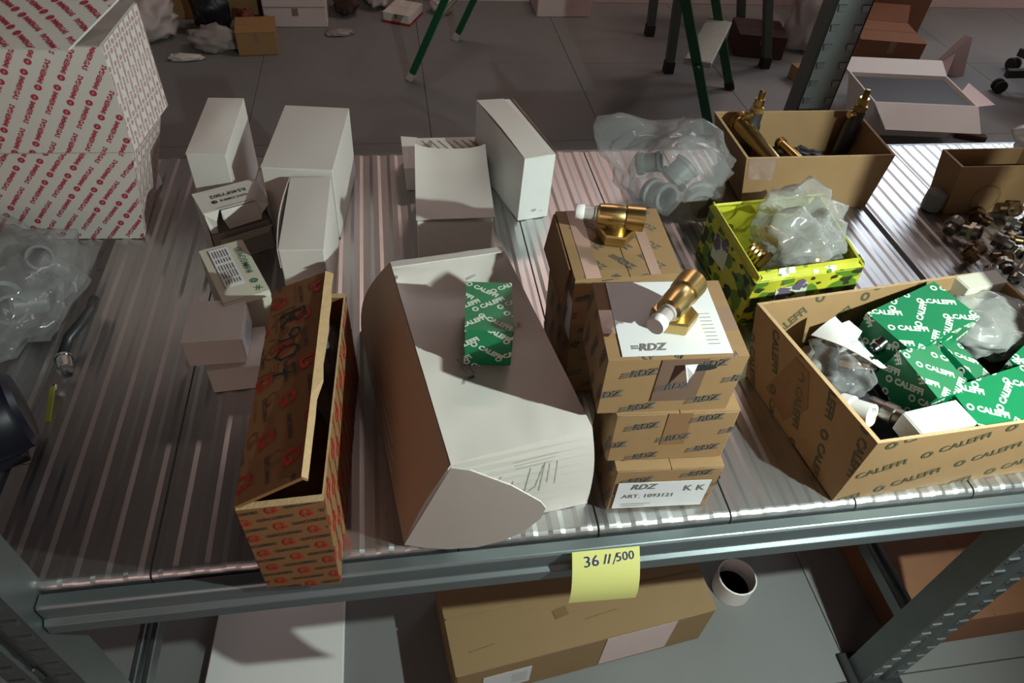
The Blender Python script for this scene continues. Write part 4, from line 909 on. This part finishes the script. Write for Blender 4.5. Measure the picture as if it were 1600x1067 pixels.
for k, (lab, x, y, rx, ry, rz, m, sd) in enumerate((('crumpled grey plastic heap by the back wall at left', -.98, 3.22, .12, .11, .10, 'bag_opaque', 81), ('crumpled pale sheet in the rubbish heap', -.70, 3.09, .11, .06, .05, 'pile_grey', 82), ('black plastic bag lying in the rubbish heap', -.73, 3.27, .075, .065, .11, 'bag_black', 83), ('small dark red wrapper in the rubbish heap', -.59, 3.28, .035, .035, .05, 'pile_red', 84), ('white crumpled paper in front of the rubbish heap', -.80, 2.98, .07, .025, .014, 'white_board', 85), ('dark wrapping beside the pink cartons', -.17, 3.48, .06, .08, .10, 'brown_dark', 86), ('pinkish crumpled bag by the back wall', -.03, 3.56, .06, .08, .10, 'pink_carton', 87), ('round pinkish bundle behind the ladder leg', .27, 3.50, .055, .05, .05, 'pink_carton', 88), ('small grey scrap on the floor beside the pink cartons', -.20, 3.24, .06, .035, .012, 'pile_grey', 89), ('pale plastic film hanging over the dark crate', 1.95, 3.12, .11, .09, .20, 'bag_opaque', 90))):
    t = thing('rubbish', lab, 'rubbish', (x, y, 0), group='rubbish along the back wall'); crumple('wrapping', (x, y, rz*.8), (rx, ry, rz), m, t, sd, .45, 1.7, 4, .001)
bcart('dark brown crate behind the bench leg', 1.70, 3.10, .22, .20, .10, -12, 'brown_dark'); bcart('small tan carton on the floor by the rear post', 1.80, 2.78, .10, .10, .06, 10, 'tan_carton'); bcart('tall reddish brown carton behind the rear post', 2.42, 3.36, .36, .30, .34, -2, 'brown_carton')
t, fq = bcart('low reddish brown carton with raised flap in front of the tall one', 2.26, 3.00, .30, .24, .13, -10, 'brown_carton'); panel('open_flap', [fq['top'][3]+Vector((0, 0, .002)), fq['top'][2]+Vector((0, 0, .002)), fq['top'][2]+Vector((.02, .06, .06)), fq['top'][3]+Vector((0, .06, .06))], .004, 'brown_carton', t)
# open white box
b = rect(2.03, 2.40, .34, .20, -6, 0); tp = rect(2.05, 2.42, .42, .26, -6, .14)
t = thing('open_white_box', 'open white carton with a dark inside on the floor right of the rear post', 'carton', (2.03, 2.40, 0)); fq, iq = open_box(t, b, tp, .006, 'white_board')
hexa('dark_inside_fill', rect(2.03, 2.40, .31, .17, -6, .008), rect(2.048, 2.418, .395, .236, -6, .128), 'plastic_dark', t, .002)  # black block added to make the open inside look dark
tpv = [Vector(p) for p in tp]
panel('rear_flap', [tpv[0], tpv[1], tpv[1]+Vector((.03, .10, .02)), tpv[0]+Vector((-.02, .10, .02))], .004, 'white_board', t); panel('front_flap', [tpv[3]+Vector((.02, -.10, -.06)), tpv[2]+Vector((-.02, -.10, -.06)), tpv[2], tpv[3]], .004, 'white_board', t)
panel('side_flap', [tpv[2], tpv[2]+Vector((.12, .05, -.02)), tpv[1]+Vector((.10, -.02, -.02)), tpv[1].lerp(tpv[2], .5)], .004, 'pink_carton', t)
t = thing('card_scrap', 'small brown scrap on the floor beside the open white carton', 'scrap', (2.30, 2.28, 0)); bar('scrap_bar', (2.24, 2.29, .012), (2.34, 2.25, .012), .03, .022, 'brown_dark', t); bar('scrap_edge', (2.25, 2.31, .010), (2.30, 2.30, .012), .02, .018, 'tan_carton', t)
t = thing('card_offcut', 'upright pinkish cardboard offcut behind the open white carton', 'scrap', (2.54, 2.84, 0)); plate('offcut', [(2.42, 2.84, .0), (2.62, 2.82, .0), (2.60, 2.86, .16), (2.56, 2.87, .17)], .004, 'pink_carton', t); plate('offcut_fold', [(2.42, 2.84, .0), (2.50, 2.78, .0), (2.56, 2.87, .12)], .003, 'pink_carton', t)
# office chair base
t = thing('office_chair', 'black office chair base on castors at the right edge of the photo', 'chair', (2.95, 2.62, 0))
for k in range(5):
    a = R(150+72*k+20); e = Vector((2.95+.27*math.cos(a), 2.62+.27*math.sin(a), .085)); bar('base_arm', (2.95, 2.62, .11), e, .034, .028, 'plastic_dark', t, (0, 0, 1)); 
    for s in (-1, 1): tube('castor', e+Vector((-.022*math.sin(a)*s-.0, .022*math.cos(a)*s, -.057)), e+Vector((-.005*math.sin(a)*s, .005*math.cos(a)*s, -.057)), .028, 'rubber', t, 18)
tube('column', (2.95, 2.62, .09), (2.95, 2.62, .42), .028, 'plastic_dark', t); hexa('seat', rect(2.95, 2.62, .46, .46, 20, .42), rect(2.95, 2.62, .46, .46, 20, .50), 'plastic_dark', t, .02, seg=3)
